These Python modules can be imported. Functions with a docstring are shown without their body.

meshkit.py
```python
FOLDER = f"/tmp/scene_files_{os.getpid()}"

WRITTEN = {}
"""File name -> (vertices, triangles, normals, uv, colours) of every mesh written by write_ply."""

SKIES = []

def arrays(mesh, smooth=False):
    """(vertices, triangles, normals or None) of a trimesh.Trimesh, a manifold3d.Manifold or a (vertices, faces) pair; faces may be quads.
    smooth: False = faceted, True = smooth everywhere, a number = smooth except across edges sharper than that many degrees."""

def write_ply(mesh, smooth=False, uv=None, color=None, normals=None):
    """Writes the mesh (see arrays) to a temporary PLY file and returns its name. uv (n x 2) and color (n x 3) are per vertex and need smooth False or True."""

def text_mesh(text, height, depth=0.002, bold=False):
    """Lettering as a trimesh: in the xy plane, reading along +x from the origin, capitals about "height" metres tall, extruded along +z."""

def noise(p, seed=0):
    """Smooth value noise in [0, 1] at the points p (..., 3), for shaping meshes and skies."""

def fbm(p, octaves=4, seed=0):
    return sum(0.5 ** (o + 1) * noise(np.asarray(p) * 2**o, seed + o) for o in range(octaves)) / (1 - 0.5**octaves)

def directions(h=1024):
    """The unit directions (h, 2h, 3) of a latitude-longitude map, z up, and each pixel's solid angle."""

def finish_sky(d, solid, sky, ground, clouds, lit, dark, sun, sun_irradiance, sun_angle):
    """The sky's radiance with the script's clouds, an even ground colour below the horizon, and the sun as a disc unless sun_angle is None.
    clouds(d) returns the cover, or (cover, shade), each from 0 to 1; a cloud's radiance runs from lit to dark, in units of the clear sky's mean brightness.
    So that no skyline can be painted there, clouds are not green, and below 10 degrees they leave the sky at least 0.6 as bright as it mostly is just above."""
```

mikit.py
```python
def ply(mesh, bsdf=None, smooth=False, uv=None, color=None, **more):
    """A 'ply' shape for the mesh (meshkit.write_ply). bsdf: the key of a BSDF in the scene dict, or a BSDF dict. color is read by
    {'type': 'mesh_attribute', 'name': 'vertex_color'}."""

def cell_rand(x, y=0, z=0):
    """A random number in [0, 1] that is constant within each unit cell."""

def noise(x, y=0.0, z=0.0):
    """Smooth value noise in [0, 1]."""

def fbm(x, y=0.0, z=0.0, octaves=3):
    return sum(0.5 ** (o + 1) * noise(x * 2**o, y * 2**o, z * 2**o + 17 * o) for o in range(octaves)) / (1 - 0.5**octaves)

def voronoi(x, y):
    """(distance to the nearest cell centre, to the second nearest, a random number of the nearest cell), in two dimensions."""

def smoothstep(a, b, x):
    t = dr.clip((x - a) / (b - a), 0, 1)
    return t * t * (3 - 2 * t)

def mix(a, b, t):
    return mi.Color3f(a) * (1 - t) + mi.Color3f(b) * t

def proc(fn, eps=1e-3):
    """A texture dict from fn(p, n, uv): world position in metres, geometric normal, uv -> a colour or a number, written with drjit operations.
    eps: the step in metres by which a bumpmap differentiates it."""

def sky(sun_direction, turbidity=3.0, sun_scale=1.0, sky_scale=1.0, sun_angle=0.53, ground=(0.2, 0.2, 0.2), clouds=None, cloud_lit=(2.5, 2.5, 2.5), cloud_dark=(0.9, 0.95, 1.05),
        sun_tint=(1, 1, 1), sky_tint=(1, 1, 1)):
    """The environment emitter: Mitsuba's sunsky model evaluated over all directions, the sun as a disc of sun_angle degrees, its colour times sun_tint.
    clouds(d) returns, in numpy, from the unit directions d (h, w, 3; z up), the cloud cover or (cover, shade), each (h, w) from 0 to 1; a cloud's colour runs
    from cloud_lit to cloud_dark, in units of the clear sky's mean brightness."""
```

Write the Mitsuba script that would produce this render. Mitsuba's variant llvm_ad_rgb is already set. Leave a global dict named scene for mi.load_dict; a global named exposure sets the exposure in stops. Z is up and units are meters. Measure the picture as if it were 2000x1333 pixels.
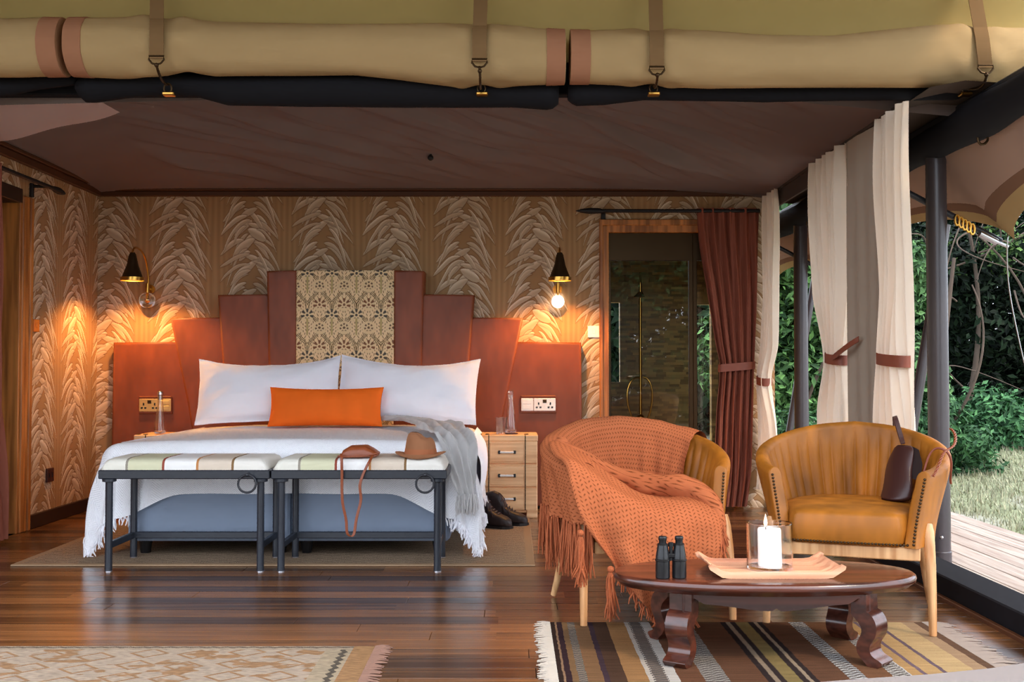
import math, random
import numpy as np, trimesh, manifold3d, shapely.geometry as sg, drjit as dr, mitsuba as mi
import mikit, meshkit
from mikit import noise, fbm, voronoi, cell_rand, smoothstep, mix, proc

PI = math.pi
T = mi.ScalarTransform4f
scene, labels = {}, {}
rng = np.random.default_rng(7)

# ------------------------------------------------------------------ camera, sky, exposure
F_PX = 2100.0
PITCH = math.atan(58.5 / F_PX)
EYE = 1.0
scene['camera'] = {'type': 'perspective', 'fov': math.degrees(2 * math.atan(1000 / F_PX)), 'fov_axis': 'x', 'near_clip': 0.05, 'far_clip': 500.0,
                   'to_world': T().look_at(origin=[0, 0, EYE], target=[0, math.cos(PITCH), EYE + math.sin(PITCH)], up=[0, 0, 1])}
def cover(d):
    n = meshkit.fbm(d * np.array([2.2, 2.2, 4.0]) + 3.1, 4, 5)
    return np.clip(0.86 + 0.3 * (n - 0.4), 0, 1), np.clip(1.5 * (n - 0.35), 0, 1)
scene['sky'] = mikit.sky((0.55, -0.55, 0.75), turbidity=4.0, sun_scale=0.10, sky_scale=1.0, sun_angle=8.0, ground=(0.25, 0.24, 0.2), clouds=cover,
                         cloud_lit=(2.05, 2.22, 2.5), cloud_dark=(1.1, 1.18, 1.3))
exposure = 4.0

# ------------------------------------------------------------------ registry
def numbered(k):
    if k not in scene and k not in labels: return k
    i = 1
    while f'{k}_{i:03d}' in scene or f'{k}_{i:03d}' in labels: i += 1
    return f'{k}_{i:03d}'
def tag(k, label=None, cat=None, group=None, kind=None):
    d = labels.setdefault(k, {})
    for a, b in (('label', label), ('category', cat), ('group', group), ('kind', kind)):
        if b: d[a] = b
    return k
def thing(name, label, cat, group=None, kind=None):
    return tag(numbered(name), label, cat, group, kind)
def part(parent, name, mesh, mat, smooth=35, label=None, kind=None, uv=None, color=None, shape=None):
    k = numbered(f'{parent}__{name}')
    scene[k] = shape or mikit.ply(mesh, mat, smooth=smooth, uv=uv, color=color)
    if label or kind: tag(k, label, None, None, kind)
    return k
def solo(name, mesh, mat, label=None, cat=None, smooth=35, group=None, kind=None, uv=None, color=None):
    k = numbered(name)
    scene[k] = mikit.ply(mesh, mat, smooth=smooth, uv=uv, color=color)
    return tag(k, label, cat, group, kind)

# ------------------------------------------------------------------ mesh helpers
def TM(v, f): return trimesh.Trimesh(np.asarray(v, float), np.asarray(f, int), process=False)
def cat(ms): return trimesh.util.concatenate([m for m in ms if m is not None])
def box(x0, x1, y0, y1, z0, z1, b=0.0):
    if b <= 0:
        m = trimesh.creation.box((x1 - x0, y1 - y0, z1 - z0)); m.apply_translation(((x0 + x1) / 2, (y0 + y1) / 2, (z0 + z1) / 2)); return m
    b = min(b, (x1 - x0) / 2.05, (y1 - y0) / 2.05, (z1 - z0) / 2.05)
    pts = []
    for sx in (0, 1):
        for sy in (0, 1):
            for sz in (0, 1):
                c = np.array([x1 if sx else x0, y1 if sy else y0, z1 if sz else z0])
                q = np.array([-b if sx else b, -b if sy else b, -b if sz else b])
                for k in range(3):
                    o = q.copy(); o[k] = 0; pts.append(c + o)
    return trimesh.convex.convex_hull(np.array(pts))
def move(m, x=0, y=0, z=0, rz=0, rx=0, ry=0, s=None):
    m = m.copy()
    if s is not None: m.apply_scale(s)
    for a, ax in ((rx, [1, 0, 0]), (ry, [0, 1, 0]), (rz, [0, 0, 1])):
        if a: m.apply_transform(trimesh.transformations.rotation_matrix(math.radians(a), ax))
    m.apply_translation((x, y, z)); return m
def grid(P, close_u=False, close_v=False):
    P = np.asarray(P, float); n, m = P.shape[:2]
    i = np.arange(n if close_u else n - 1); j = np.arange(m if close_v else m - 1)
    I, J = np.meshgrid(i, j, indexing='ij'); I2, J2 = (I + 1) % n, (J + 1) % m
    q = np.stack([I * m + J, I2 * m + J, I2 * m + J2, I * m + J2], -1).reshape(-1, 4)
    return TM(P.reshape(-1, 3), np.vstack([q[:, [0, 1, 2]], q[:, [0, 2, 3]]]))
def loft(rings, cap=True):
    P = np.asarray(rings, float); m = grid(P, close_v=True)
    if cap:
        n, k = P.shape[:2]
        v = np.vstack([m.vertices, P[0].mean(0), P[-1].mean(0)]); a, b = n * k, n * k + 1
        j = np.arange(k); j2 = (j + 1) % k
        f = np.vstack([m.faces, np.stack([np.full(k, a), j, j2], 1), np.stack([np.full(k, b), (n - 1) * k + j2, (n - 1) * k + j], 1)])
        m = TM(v, f)
    if m.volume < 0: m.invert()
    return m
def spline(pts, n):
    p = np.asarray(pts, float)
    if len(p) < 3: return np.array([p[0] + (p[-1] - p[0]) * t for t in np.linspace(0, 1, n)])
    from scipy.interpolate import PchipInterpolator, CubicSpline
    d = np.r_[0, np.cumsum(np.linalg.norm(np.diff(p, axis=0), axis=1) ** 0.5 + 1e-9)]
    return CubicSpline(d, p)(np.linspace(0, d[-1], n))
def tube(path, r, n=10, sx=1.0, cap=True, closed=False):
    p = np.asarray(path, float); k = len(p)
    t = np.roll(p, -1, 0) - np.roll(p, 1, 0) if closed else np.gradient(p, axis=0)
    t /= np.linalg.norm(t, axis=1, keepdims=True) + 1e-12
    a = np.array([0, 0, 1.0]) if abs(t[0][2]) < 0.9 else np.array([1.0, 0, 0])
    rings = []; r = np.broadcast_to(r, (k,)); th = np.arange(n) * 2 * PI / n
    for i in range(k):
        a = a - t[i] * np.dot(a, t[i]); a /= np.linalg.norm(a); b = np.cross(t[i], a)
        rings.append(p[i] + r[i] * (np.cos(th)[:, None] * a * sx + np.sin(th)[:, None] * b))
    if closed: 
        m = grid(np.array(rings), close_u=True, close_v=True)
        if m.volume < 0: m.invert()
        return m
    return loft(rings, cap)
def cyl(p0, p1, r0, r1=None, n=16):
    return tube([p0, p1], [r0, r0 if r1 is None else r1], n)
def lathe(prof, n=32, c=(0, 0, 0), cap=True):
    th = np.arange(n) * 2 * PI / n
    m = loft([np.stack([r * np.cos(th), r * np.sin(th), np.full(n, z)], 1) for r, z in prof], cap)
    m.apply_translation(c); return m
def sph(c, r, sub=2, s=(1, 1, 1)):
    m = trimesh.creation.icosphere(sub, 1.0); m.apply_scale(np.array(s) * r); m.apply_translation(c); return m
def extrude(poly, d):
    return trimesh.creation.extrude_polygon(sg.Polygon(poly), d, engine='earcut')
def ribbon(path, w, wd, th=0.003):
    """flat strap: path points, width w along direction(s) wd, thickness th"""
    p = np.asarray(path, float); t = np.gradient(p, axis=0); t /= np.linalg.norm(t, axis=1, keepdims=True) + 1e-12
    wd = np.broadcast_to(np.asarray(wd, float), p.shape); w = np.broadcast_to(w, (len(p),))[:, None]
    nn = np.cross(t, wd); nn /= np.linalg.norm(nn, axis=1, keepdims=True) + 1e-12
    h = th / 2
    return loft(np.stack([p - wd * w / 2 - nn * h, p + wd * w / 2 - nn * h, p + wd * w / 2 + nn * h, p - wd * w / 2 + nn * h], 1))
def inset(poly, d):
    p = np.asarray(poly, float); n = len(p); out = []
    A = 0.5 * sum(p[i][0] * p[(i + 1) % n][1] - p[(i + 1) % n][0] * p[i][1] for i in range(n)); s = 1 if A > 0 else -1
    for i in range(n):
        e0 = p[i] - p[i - 1]; e1 = p[(i + 1) % n] - p[i]
        n0 = s * np.array([-e0[1], e0[0]]) / np.linalg.norm(e0); n1 = s * np.array([-e1[1], e1[0]]) / np.linalg.norm(e1)
        out.append(p[i] + d * (n0 + n1) / (1 + n0 @ n1))
    return np.array(out)
def slab_xz(poly, yf, yb, r, k=5):
    """upright padded slab: outline in x,z, front face at y=yf rounded with radius r"""
    rings = []
    for a in np.linspace(0, PI / 2, k):
        q = inset(poly, r * (1 - math.sin(a))) ; y = yf + r * (1 - math.cos(a))
        rings.append(np.stack([q[:, 0], np.full(len(q), y), q[:, 1]], 1))
    q = np.asarray(poly, float); rings[0] = np.stack([inset(poly, r)[:, 0], np.full(len(q), yf), inset(poly, r)[:, 1]], 1)
    rings.append(np.stack([q[:, 0], np.full(len(q), yb), q[:, 1]], 1))
    return loft(rings)
def sstep(a, b, x):
    t = np.clip((np.asarray(x, float) - a) / (b - a), 0, 1); return t * t * (3 - 2 * t)
def lin(r, g, b):
    return [((c / 255 + 0.055) / 1.055) ** 2.4 if c > 10 else c / 255 / 12.92 for c in (r, g, b)]

# ------------------------------------------------------------------ materials
def rgb(c): return {'type': 'rgb', 'value': list(map(float, c))}
def mat(name, base, rough=0.6, spec=0.4, metal=0.0, **kw):
    scene[name] = {'type': 'twosided', 'bsdf': {'type': 'principled', 'base_color': base if isinstance(base, dict) else rgb(base), 'roughness': rough, 'specular': spec, 'metallic': metal, **kw}}
    return name
def diff(name, base):
    scene[name] = {'type': 'twosided', 'bsdf': {'type': 'diffuse', 'reflectance': base if isinstance(base, dict) else rgb(base)}}
    return name
def fract(x): return x - dr.floor(x)

# palm-frond wallpaper: u runs along the wall, v is height
def palm_leaves():
    r = np.random.default_rng(12); V = 0.60; L = []
    for side in (-1, 1):
        n = 12
        for i in range(n):
            L.append((side, r.uniform(0.0, 0.05), r.uniform(0.13, 0.24), (i + r.uniform(-0.35, 0.35)) / n * V, r.uniform(0.10, 0.30), r.uniform(0.022, 0.044), r.uniform(0.15, 1.0), r.uniform(1.5, 2.3)))
        for i in range(6):
            L.append((side, r.uniform(-0.06, 0.01), r.uniform(0.08, 0.14), (i + r.uniform(-0.4, 0.4)) / 8 * V, r.uniform(0.05, 0.16), r.uniform(0.04, 0.075), r.uniform(0.3, 1.0), r.uniform(1.0, 1.8)))
    r.shuffle(L); return V, L
PV, LEAVES = palm_leaves()
def palm(u, v):
    P = 0.524
    c = dr.floor(u / P); x = u - (c + 0.5) * P
    x = x + 0.012 * (noise(u * 14.0, v * 9.0) - 0.5)
    v = v + 0.30 * (c - 2.0 * dr.floor(c / 2.0))
    stem = 0.5 + 0.5 * dr.sin(u * 150.0 + 4.0 * noise(u * 14.0, v * 1.5))
    stem = stem * smoothstep(0.12, 0.24, dr.abs(x))
    col = mix(mi.Color3f(0.35, 0.195, 0.092), mi.Color3f(0.41, 0.24, 0.118), stem)
    for (side, x0, x1, y0, A, W, tone, pw) in LEAVES:
        q = (x * side - x0) / (x1 - x0)
        qc = dr.clip(q, 0.0, 1.0)
        d = v - (y0 - A * dr.power(qc, pw)); d = d - PV * dr.floor(d / PV + 0.5)
        w = W * 0.5 * dr.power(dr.maximum(qc * (1 - qc) * 4.0, 0.0), 0.6) * (1.0 + 1.3 * qc * A / (x1 - x0) * 0.5)
        inside = (q > 0) & (q < 1)
        m = dr.select(inside, smoothstep(0.0, -0.007, dr.abs(d) - w), 0.0)
        sh = smoothstep(-0.2, 1.0, d / dr.maximum(w, 1e-4))
        lc = mix(mi.Color3f(0.38, 0.235, 0.13), mi.Color3f(0.88, 0.71, 0.53), 0.25 + 0.75 * tone * sh)
        ed = dr.select(inside, smoothstep(0.010, 0.0, dr.abs(dr.abs(d) - w)), 0.0) * 0.45
        col = mix(mix(col, mi.Color3f(0.17, 0.082, 0.036), ed), lc, m)
    return col
diff('paper_back', proc(lambda p, n, uv: palm(p.x + 0.087, p.z)))
diff('paper_side', proc(lambda p, n, uv: palm(p.y + 0.094, p.z)))

def plankfn(p, n, uv):
    row = dr.floor((p.y - 2.4) / 0.125)
    seg = dr.floor((p.x + 10.0 + 2.1 * cell_rand(row, 5.0)) / 2.2)
    r = cell_rand(row, seg, 2.0)
    g = fbm(p.x * 1.6 + 9.0 * r, p.y * 55.0, 4.0 * r, 3)
    g2 = noise(p.x * 5.0, p.y * 160.0)
    c = mix(mi.Color3f(0.100, 0.042, 0.017), mi.Color3f(0.40, 0.19, 0.075), smoothstep(0.22, 0.80, 0.55 * g + 0.45 * r))
    return c * (0.8 + 0.35 * g2)
scene['plank_wood'] = {'type': 'twosided', 'bsdf': {'type': 'roughplastic', 'diffuse_reflectance': proc(plankfn), 'alpha': 0.06, 'int_ior': 1.5, 'nonlinear': True}}
mat('subfloor', lin(40, 24, 14), 0.8)

def woodfn(dark, light, ax, sc=1.0):
    def fn(p, n, uv):
        q = [p.x, p.y, p.z]; a = q[ax]; b, c = [q[i] for i in range(3) if i != ax]
        g = fbm(a * 3.0 * sc, b * 45.0 * sc, c * 45.0 * sc, 3)
        return mix(mi.Color3f(dark), mi.Color3f(light), smoothstep(0.2, 0.8, g))
    return proc(fn)
mat('frame_wood', woodfn(lin(128, 74, 32), lin(190, 118, 56), 2), 0.45, 0.5)
mat('trim_wood', lin(78, 44, 24), 0.45)
mat('dark_trim', lin(46, 26, 16), 0.5)
mat('oak', woodfn(lin(176, 122, 74), lin(214, 166, 116), 2), 0.42, 0.5)
mat('campaign_wood', woodfn(lin(212, 158, 108), lin(240, 194, 144), 0), 0.45, 0.5)
mat('tray_wood', woodfn(lin(190, 130, 98), lin(220, 168, 134), 0), 0.4, 0.5)
mat('mahogany', woodfn(lin(44, 20, 14), lin(84, 40, 26), 0, 0.7), 0.2, 0.6, clearcoat=0.7, clearcoat_gloss=0.9)
mat('deck_wood', woodfn(lin(142, 124, 112), lin(176, 162, 150), 1), 0.6, 0.4)
mat('black_metal', lin(36, 38, 44), 0.38, 0.5)
mat('bench_metal', lin(33, 37, 45), 0.35, 0.5)
mat('black_canvas', lin(20, 19, 23), 0.85, 0.2)
mat('iron', lin(26, 22, 22), 0.5, 0.4)
mat('brass', lin(196, 148, 70), 0.25, 0.5, metal=1.0)
mat('dark_bronze', lin(70, 52, 32), 0.35, 0.5, metal=0.8)
mat('pale_metal', lin(226, 222, 216), 0.3, 0.5)
mat('steel', lin(190, 190, 196), 0.25, 0.5, metal=1.0)
mat('post_paint', lin(56, 50, 54), 0.33, 0.6)
mat('white_plastic', lin(236, 232, 226), 0.35, 0.5)
mat('black_plastic', lin(20, 20, 22), 0.3, 0.5)
mat('orange_plastic', lin(214, 118, 40), 0.4)
def canvas(name, c, bump=0.5):
    def fn(p, n, uv):
        return mi.Color3f(c) * (0.9 + 0.2 * fbm(p.x * 3.0, p.y * 3.0, p.z * 3.0, 3))
    diff(name, proc(fn))
canvas('roll_canvas', lin(172, 144, 104))
diff('valance_canvas', lin(176, 152, 98))
canvas('lining', lin(122, 106, 101))
diff('header_canvas', lin(84, 74, 68))
diff('flap_canvas', lin(190, 168, 164))
diff('outer_canopy', lin(156, 130, 92))
diff('canopy_canvas', lin(150, 124, 110))
diff('canopy_trim', lin(112, 84, 68))
diff('webbing', lin(126, 98, 68))
diff('band_webbing', lin(160, 112, 86))
diff('grey_canvas', lin(172, 156, 138))
def thin(name, c, tr=0.5):
    scene[name] = {'type': 'principledthin', 'base_color': rgb(c), 'roughness': 0.8, 'diff_trans': tr, 'specular' if False else 'eta': 1.3}
    return name
thin('white_voile', lin(238, 220, 200), 0.45)
mat('rust_drape', lin(136, 76, 58), 0.75, 0.2, sheen=0.25)
mat('dark_leather', lin(58, 30, 26), 0.4, 0.5)
mat('tie_leather', lin(128, 66, 46), 0.5, 0.4)
mat('tan_leather', lin(134, 66, 34), 0.38, 0.5)
mat('boot_leather', lin(40, 28, 26), 0.5, 0.4)
mat('felt', lin(150, 102, 72), 0.9, 0.1, sheen=0.15)
mat('felt_band', lin(160, 98, 66), 0.8, 0.1)

def velvetfn(c, amp):
    def fn(p, n, uv):
        return mi.Color3f(c) * (1.0 - amp + 2 * amp * fbm(p.x * 13.0, p.y * 13.0, p.z * 4.0, 3))
    return proc(fn)
mat('rust_velvet', velvetfn(lin(124, 61, 33), 0.3), 0.5, 0.4, sheen=0.25, sheen_tint=0.5)
mat('mustard_velvet', velvetfn(lin(150, 90, 24), 0.6), 0.5, 0.35, sheen=0.3, sheen_tint=0.5)

def morris(p, n, uv):
    a = (p.x + 1.202) / 0.176; b = (p.z - 0.86) / 0.30
    col = mi.Color3f(0.80, 0.60, 0.36)
    wob = 0.05 * (noise(a * 8.0, b * 9.0) - 0.5)
    ln = mi.Float(0)
    ph = 0.25 + 0.25 * dr.cos(b * 2 * PI)
    aa = dr.abs(fract(a + 0.5) - 0.5)
    for off in (-0.07, 0.0, 0.07):
        ln = dr.maximum(ln, smoothstep(0.022, 0.010, dr.abs(aa - ph + off + wob)))
    sw = dr.sin(aa * 52.0 + 4.0 * dr.sin(b * 4 * PI)) * dr.sin(b * 12.0 * PI + 3.0 * dr.cos(aa * 2 * PI))
    ln = dr.maximum(ln, 0.8 * smoothstep(0.35, 0.6, sw))
    col = mix(col, mi.Color3f(0.14, 0.085, 0.035), ln)
    for oa, ob, fc, big in ((0.0, 0.70, (0.022, 0.026, 0.035), 1.0), (0.5, 0.45, (0.15, 0.045, 0.022), 1.0), (0.5, 0.0, (0.10, 0.05, 0.028), 0.7)):
        da = fract(a + oa) - 0.5; db = (fract(b + ob) - 0.5) * 1.70
        rr = dr.sqrt(da * da + db * db); th = dr.atan2(db, da)
        col = mix(col, mi.Color3f(0.76, 0.58, 0.34), smoothstep(0.30, 0.24, rr))
        pet = 0.5 + 0.5 * dr.cos(th * 7.0 + 1.57)
        fl = smoothstep(0.27 * big, 0.25 * big, rr) * smoothstep(0.10, 0.12, rr) * smoothstep(0.35, 0.55, pet) * smoothstep(-0.16, -0.10, db)
        fl = dr.maximum(fl, smoothstep(0.06, 0.045, rr))
        col = mix(col, mi.Color3f(fc), 0.9 * fl)
    st = smoothstep(0.045, 0.03, dr.abs(fract(a) - 0.5)) * smoothstep(0.30, 0.34, fract(b)) * smoothstep(0.74, 0.70, fract(b))
    return mix(col, mi.Color3f(0.36, 0.28, 0.09), 0.8 * st)
diff('leaf_print_fabric', proc(morris))

def herring(p, n, uv):
    z = dr.abs(fract(uv.x / 0.11) - 0.5) * 0.11
    s = fract((uv.y + z * 1.0) / 0.0115)
    m = smoothstep(0.32, 0.42, dr.abs(s - 0.5))
    return mix(mi.Color3f(0.88, 0.88, 0.90), mi.Color3f(0.58, 0.59, 0.63), m)
diff('coverlet_weave', proc(herring))
mat('white_linen', lin(238, 238, 244), 0.8, 0.2)
mat('white_fringe', lin(236, 236, 240), 0.8, 0.2)
mat('orange_cotton', velvetfn(lin(232, 104, 26), 0.08), 0.75, 0.2, sheen=0.3)
mat('scarf_wool', velvetfn(lin(190, 188, 186), 0.2), 0.9, 0.1)
mat('bed_base_fabric', lin(128, 140, 158), 0.8, 0.2)

def cushfn(p, n, uv):
    x = p.x + 2.06; x = dr.select(x > 0.857, x - 0.86, x)
    c = mi.Color3f(0.74, 0.72, 0.63)
    cols = [(0.140, (0.62, 0.61, 0.42)), (0.322, (0.80, 0.79, 0.76)), (0.492, (0.66, 0.56, 0.45)), (0.668, (0.76, 0.73, 0.66))]
    lines = [(0.140, (0.30, 0.27, 0.22)), (0.322, (0.28, 0.075, 0.05)), (0.492, (0.50, 0.23, 0.09)), (0.668, (0.22, 0.13, 0.06))]
    for e, k in cols: c = dr.select(x > e, mi.Color3f(k), c)
    for e, k in lines: c = dr.select(dr.abs(x - e) < 0.006, mi.Color3f(k), c)
    return c
diff('bench_stripe', proc(cushfn))

def sisal(p, n, uv):
    e = dr.minimum(dr.minimum(p.x + 2.566, 0.118 - p.x), p.y - 5.526)
    s = fract(p.y / 0.040 + 0.5 * dr.abs(fract(p.x / 0.16) - 0.5) * 2.0)
    m = smoothstep(0.25, 0.45, dr.abs(s - 0.5)) * (0.75 + 0.25 * noise(p.x * 70.0, p.y * 70.0))
    c = mix(mi.Color3f(0.33, 0.235, 0.16), mi.Color3f(0.075, 0.045, 0.026), m)
    return dr.select(e < 0.045, mi.Color3f(0.31, 0.205, 0.125), c)
diff('sisal_weave', proc(sisal))

KIL = [(0.150, (60, 44, 38)), (0.166, (150, 112, 80)), (0.174, (62, 42, 46)), (0.194, (132, 96, 58)), (0.215, (146, 128, 108)), (0.243, (134, 94, 56)), (0.296, (72, 52, 60)), (0.315, (84, 58, 42)),
       (0.370, (160, 112, 58)), (0.440, (186, 172, 156)), (0.462, (122, 106, 92)), (0.500, (190, 180, 168)), (0.540, (112, 70, 44)), (0.620, (160, 150, 138)), (0.700, (106, 68, 44)), (0.820, (56, 44, 42)),
       (0.842, (150, 126, 100)), (0.860, (60, 48, 46)), (0.880, (140, 116, 62)), (0.930, (60, 48, 46)), (0.952, (160, 134, 106)), (0.966, (58, 46, 44)), (0.985, (108, 70, 46)), (1.090, (190, 186, 180)), (1.150, (124, 80, 48)),
       (1.240, (196, 188, 176)), (1.305, (190, 142, 78)), (1.345, (122, 96, 104)), (1.360, (196, 152, 88)), (1.420, (116, 92, 100)), (1.435, (202, 164, 104)), (1.535, (176, 138, 98)), (1.585, (112, 80, 58))]
def kilim(p, n, uv):
    c = mi.Color3f(lin(60, 44, 38))
    x = p.x + 0.004 * (noise(p.y * 40.0, p.x * 4.0) - 0.5)
    for e, k in KIL[1:]: c = dr.select(x > e, mi.Color3f(lin(*k)), c)
    for e0, e1 in ((0.215, 0.243), (0.455, 0.505), (0.620, 0.700), (1.090, 1.150), (1.240, 1.30)):
        inside = (x > e0) & (x < e1)
        q = smoothstep(0.40, 0.5, dr.abs(fract(p.y / 0.024 + dr.abs(fract(p.x / 0.035) - 0.5) * 0.9) - 0.0))
        c = dr.select(inside & (q > 0.5), mi.Color3f(0.13, 0.10, 0.085), c)
    g = dr.mean(c); return (c * 0.8 + mi.Color3f(g) * 0.2) * (0.52 + 0.25 * noise(p.x * 12.0, p.y * 330.0))
diff('kilim_weave', proc(kilim))
def palerug(p, n, uv):
    a = p.x / 0.17; b = p.y / 0.15
    d = dr.abs(fract(a) - 0.5) + dr.abs(fract(b + 0.5 * cell_rand(dr.floor(a), 2.0)) - 0.5)
    m = smoothstep(0.3, 0.34, d) * smoothstep(0.44, 0.40, d)
    m = dr.maximum(m, smoothstep(0.58, 0.66, fbm(p.x * 11.0, p.y * 17.0, 0.0, 3)))
    c = mix(mi.Color3f(0.46, 0.37, 0.29), mi.Color3f(0.36, 0.215, 0.12), m)
    e = -0.493 - p.x
    zz = dr.abs(fract(p.y / 0.05) - 0.5) * 0.03
    c = dr.select(e < 0.17, mi.Color3f(0.42, 0.34, 0.24), c)
    c = dr.select((e > 0.085 + zz) & (e < 0.105 + zz), mi.Color3f(0.12, 0.10, 0.08), c)
    c = dr.select(e < 0.075, mi.Color3f(0.37, 0.215, 0.11), c)
    t = 3.91 - p.y; zx = dr.abs(fract(p.x / 0.05) - 0.5) * 0.02
    c = dr.select((t < 0.05) & (e > 0.075), mi.Color3f(0.40, 0.32, 0.24), c)
    c = dr.select((t > 0.008 + zx) & (t < 0.02 + zx) & (e > 0.075), mi.Color3f(0.15, 0.11, 0.085), c)
    return c * (0.52 + 0.25 * noise(p.x * 60.0, p.y * 160.0))
diff('pale_rug_weave', proc(palerug))
def knit(p, n, uv):
    s = fract(uv.x / 0.016 + 0.35 * dr.sin(uv.y / 0.018 * PI))
    m = smoothstep(0.2, 0.5, dr.abs(s - 0.5)) * (0.35 + 0.65 * dr.sin(uv.y / 0.009 * PI))
    return mix(mi.Color3f(lin(168, 96, 62)), mi.Color3f(lin(78, 35, 18)), 0.85 * dr.clip(m, 0.0, 1.0))
diff('knit_throw', proc(knit))
mat('throw_fringe', lin(160, 88, 56), 0.85, 0.1)
mat('cream_fringe', lin(164, 154, 142), 0.9, 0.1)
mat('brown_fringe', lin(120, 92, 80), 0.9, 0.1)
mat('grey_fringe', lin(140, 126, 116), 0.9, 0.1)
mat('mat_cotton', lin(134, 125, 121), 0.8, 0.2)
scene['pane_glass'] = {'type': 'thindielectric', 'int_ior': 1.5}
scene['solid_glass'] = {'type': 'dielectric', 'int_ior': 1.5}
mat('wax', lin(246, 240, 232), 0.5, 0.3)
scene['foliage'] = {'type': 'twosided', 'bsdf': {'type': 'principled', 'base_color': {'type': 'mesh_attribute', 'name': 'vertex_color'}, 'roughness': 0.6, 'specular': 0.12}}
mat('bark', velvetfn(lin(92, 80, 72), 0.3), 0.9, 0.1)
def groundfn(p, n, uv):
    g = fbm(p.x * 0.9, p.y * 0.9, 0.0, 3); h = noise(p.x * 14.0, p.y * 14.0)
    return mix(mi.Color3f(0.40, 0.38, 0.34), mi.Color3f(0.24, 0.26, 0.16), smoothstep(0.4, 0.65, g)) * (0.7 + 0.5 * h)
diff('lawn', proc(groundfn))
def stackfn(p, n, uv):
    row = dr.floor(p.z / 0.022); r = cell_rand(row, dr.floor(p.x / 0.09 + 3.0 * cell_rand(row)))
    return mix(mi.Color3f(0.26, 0.145, 0.035), mi.Color3f(0.62, 0.40, 0.11), r)
mat('slate_stack', proc(stackfn), 0.3, 0.5)
mat('bath_wood', lin(130, 84, 30), 0.4, 0.5)

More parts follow.
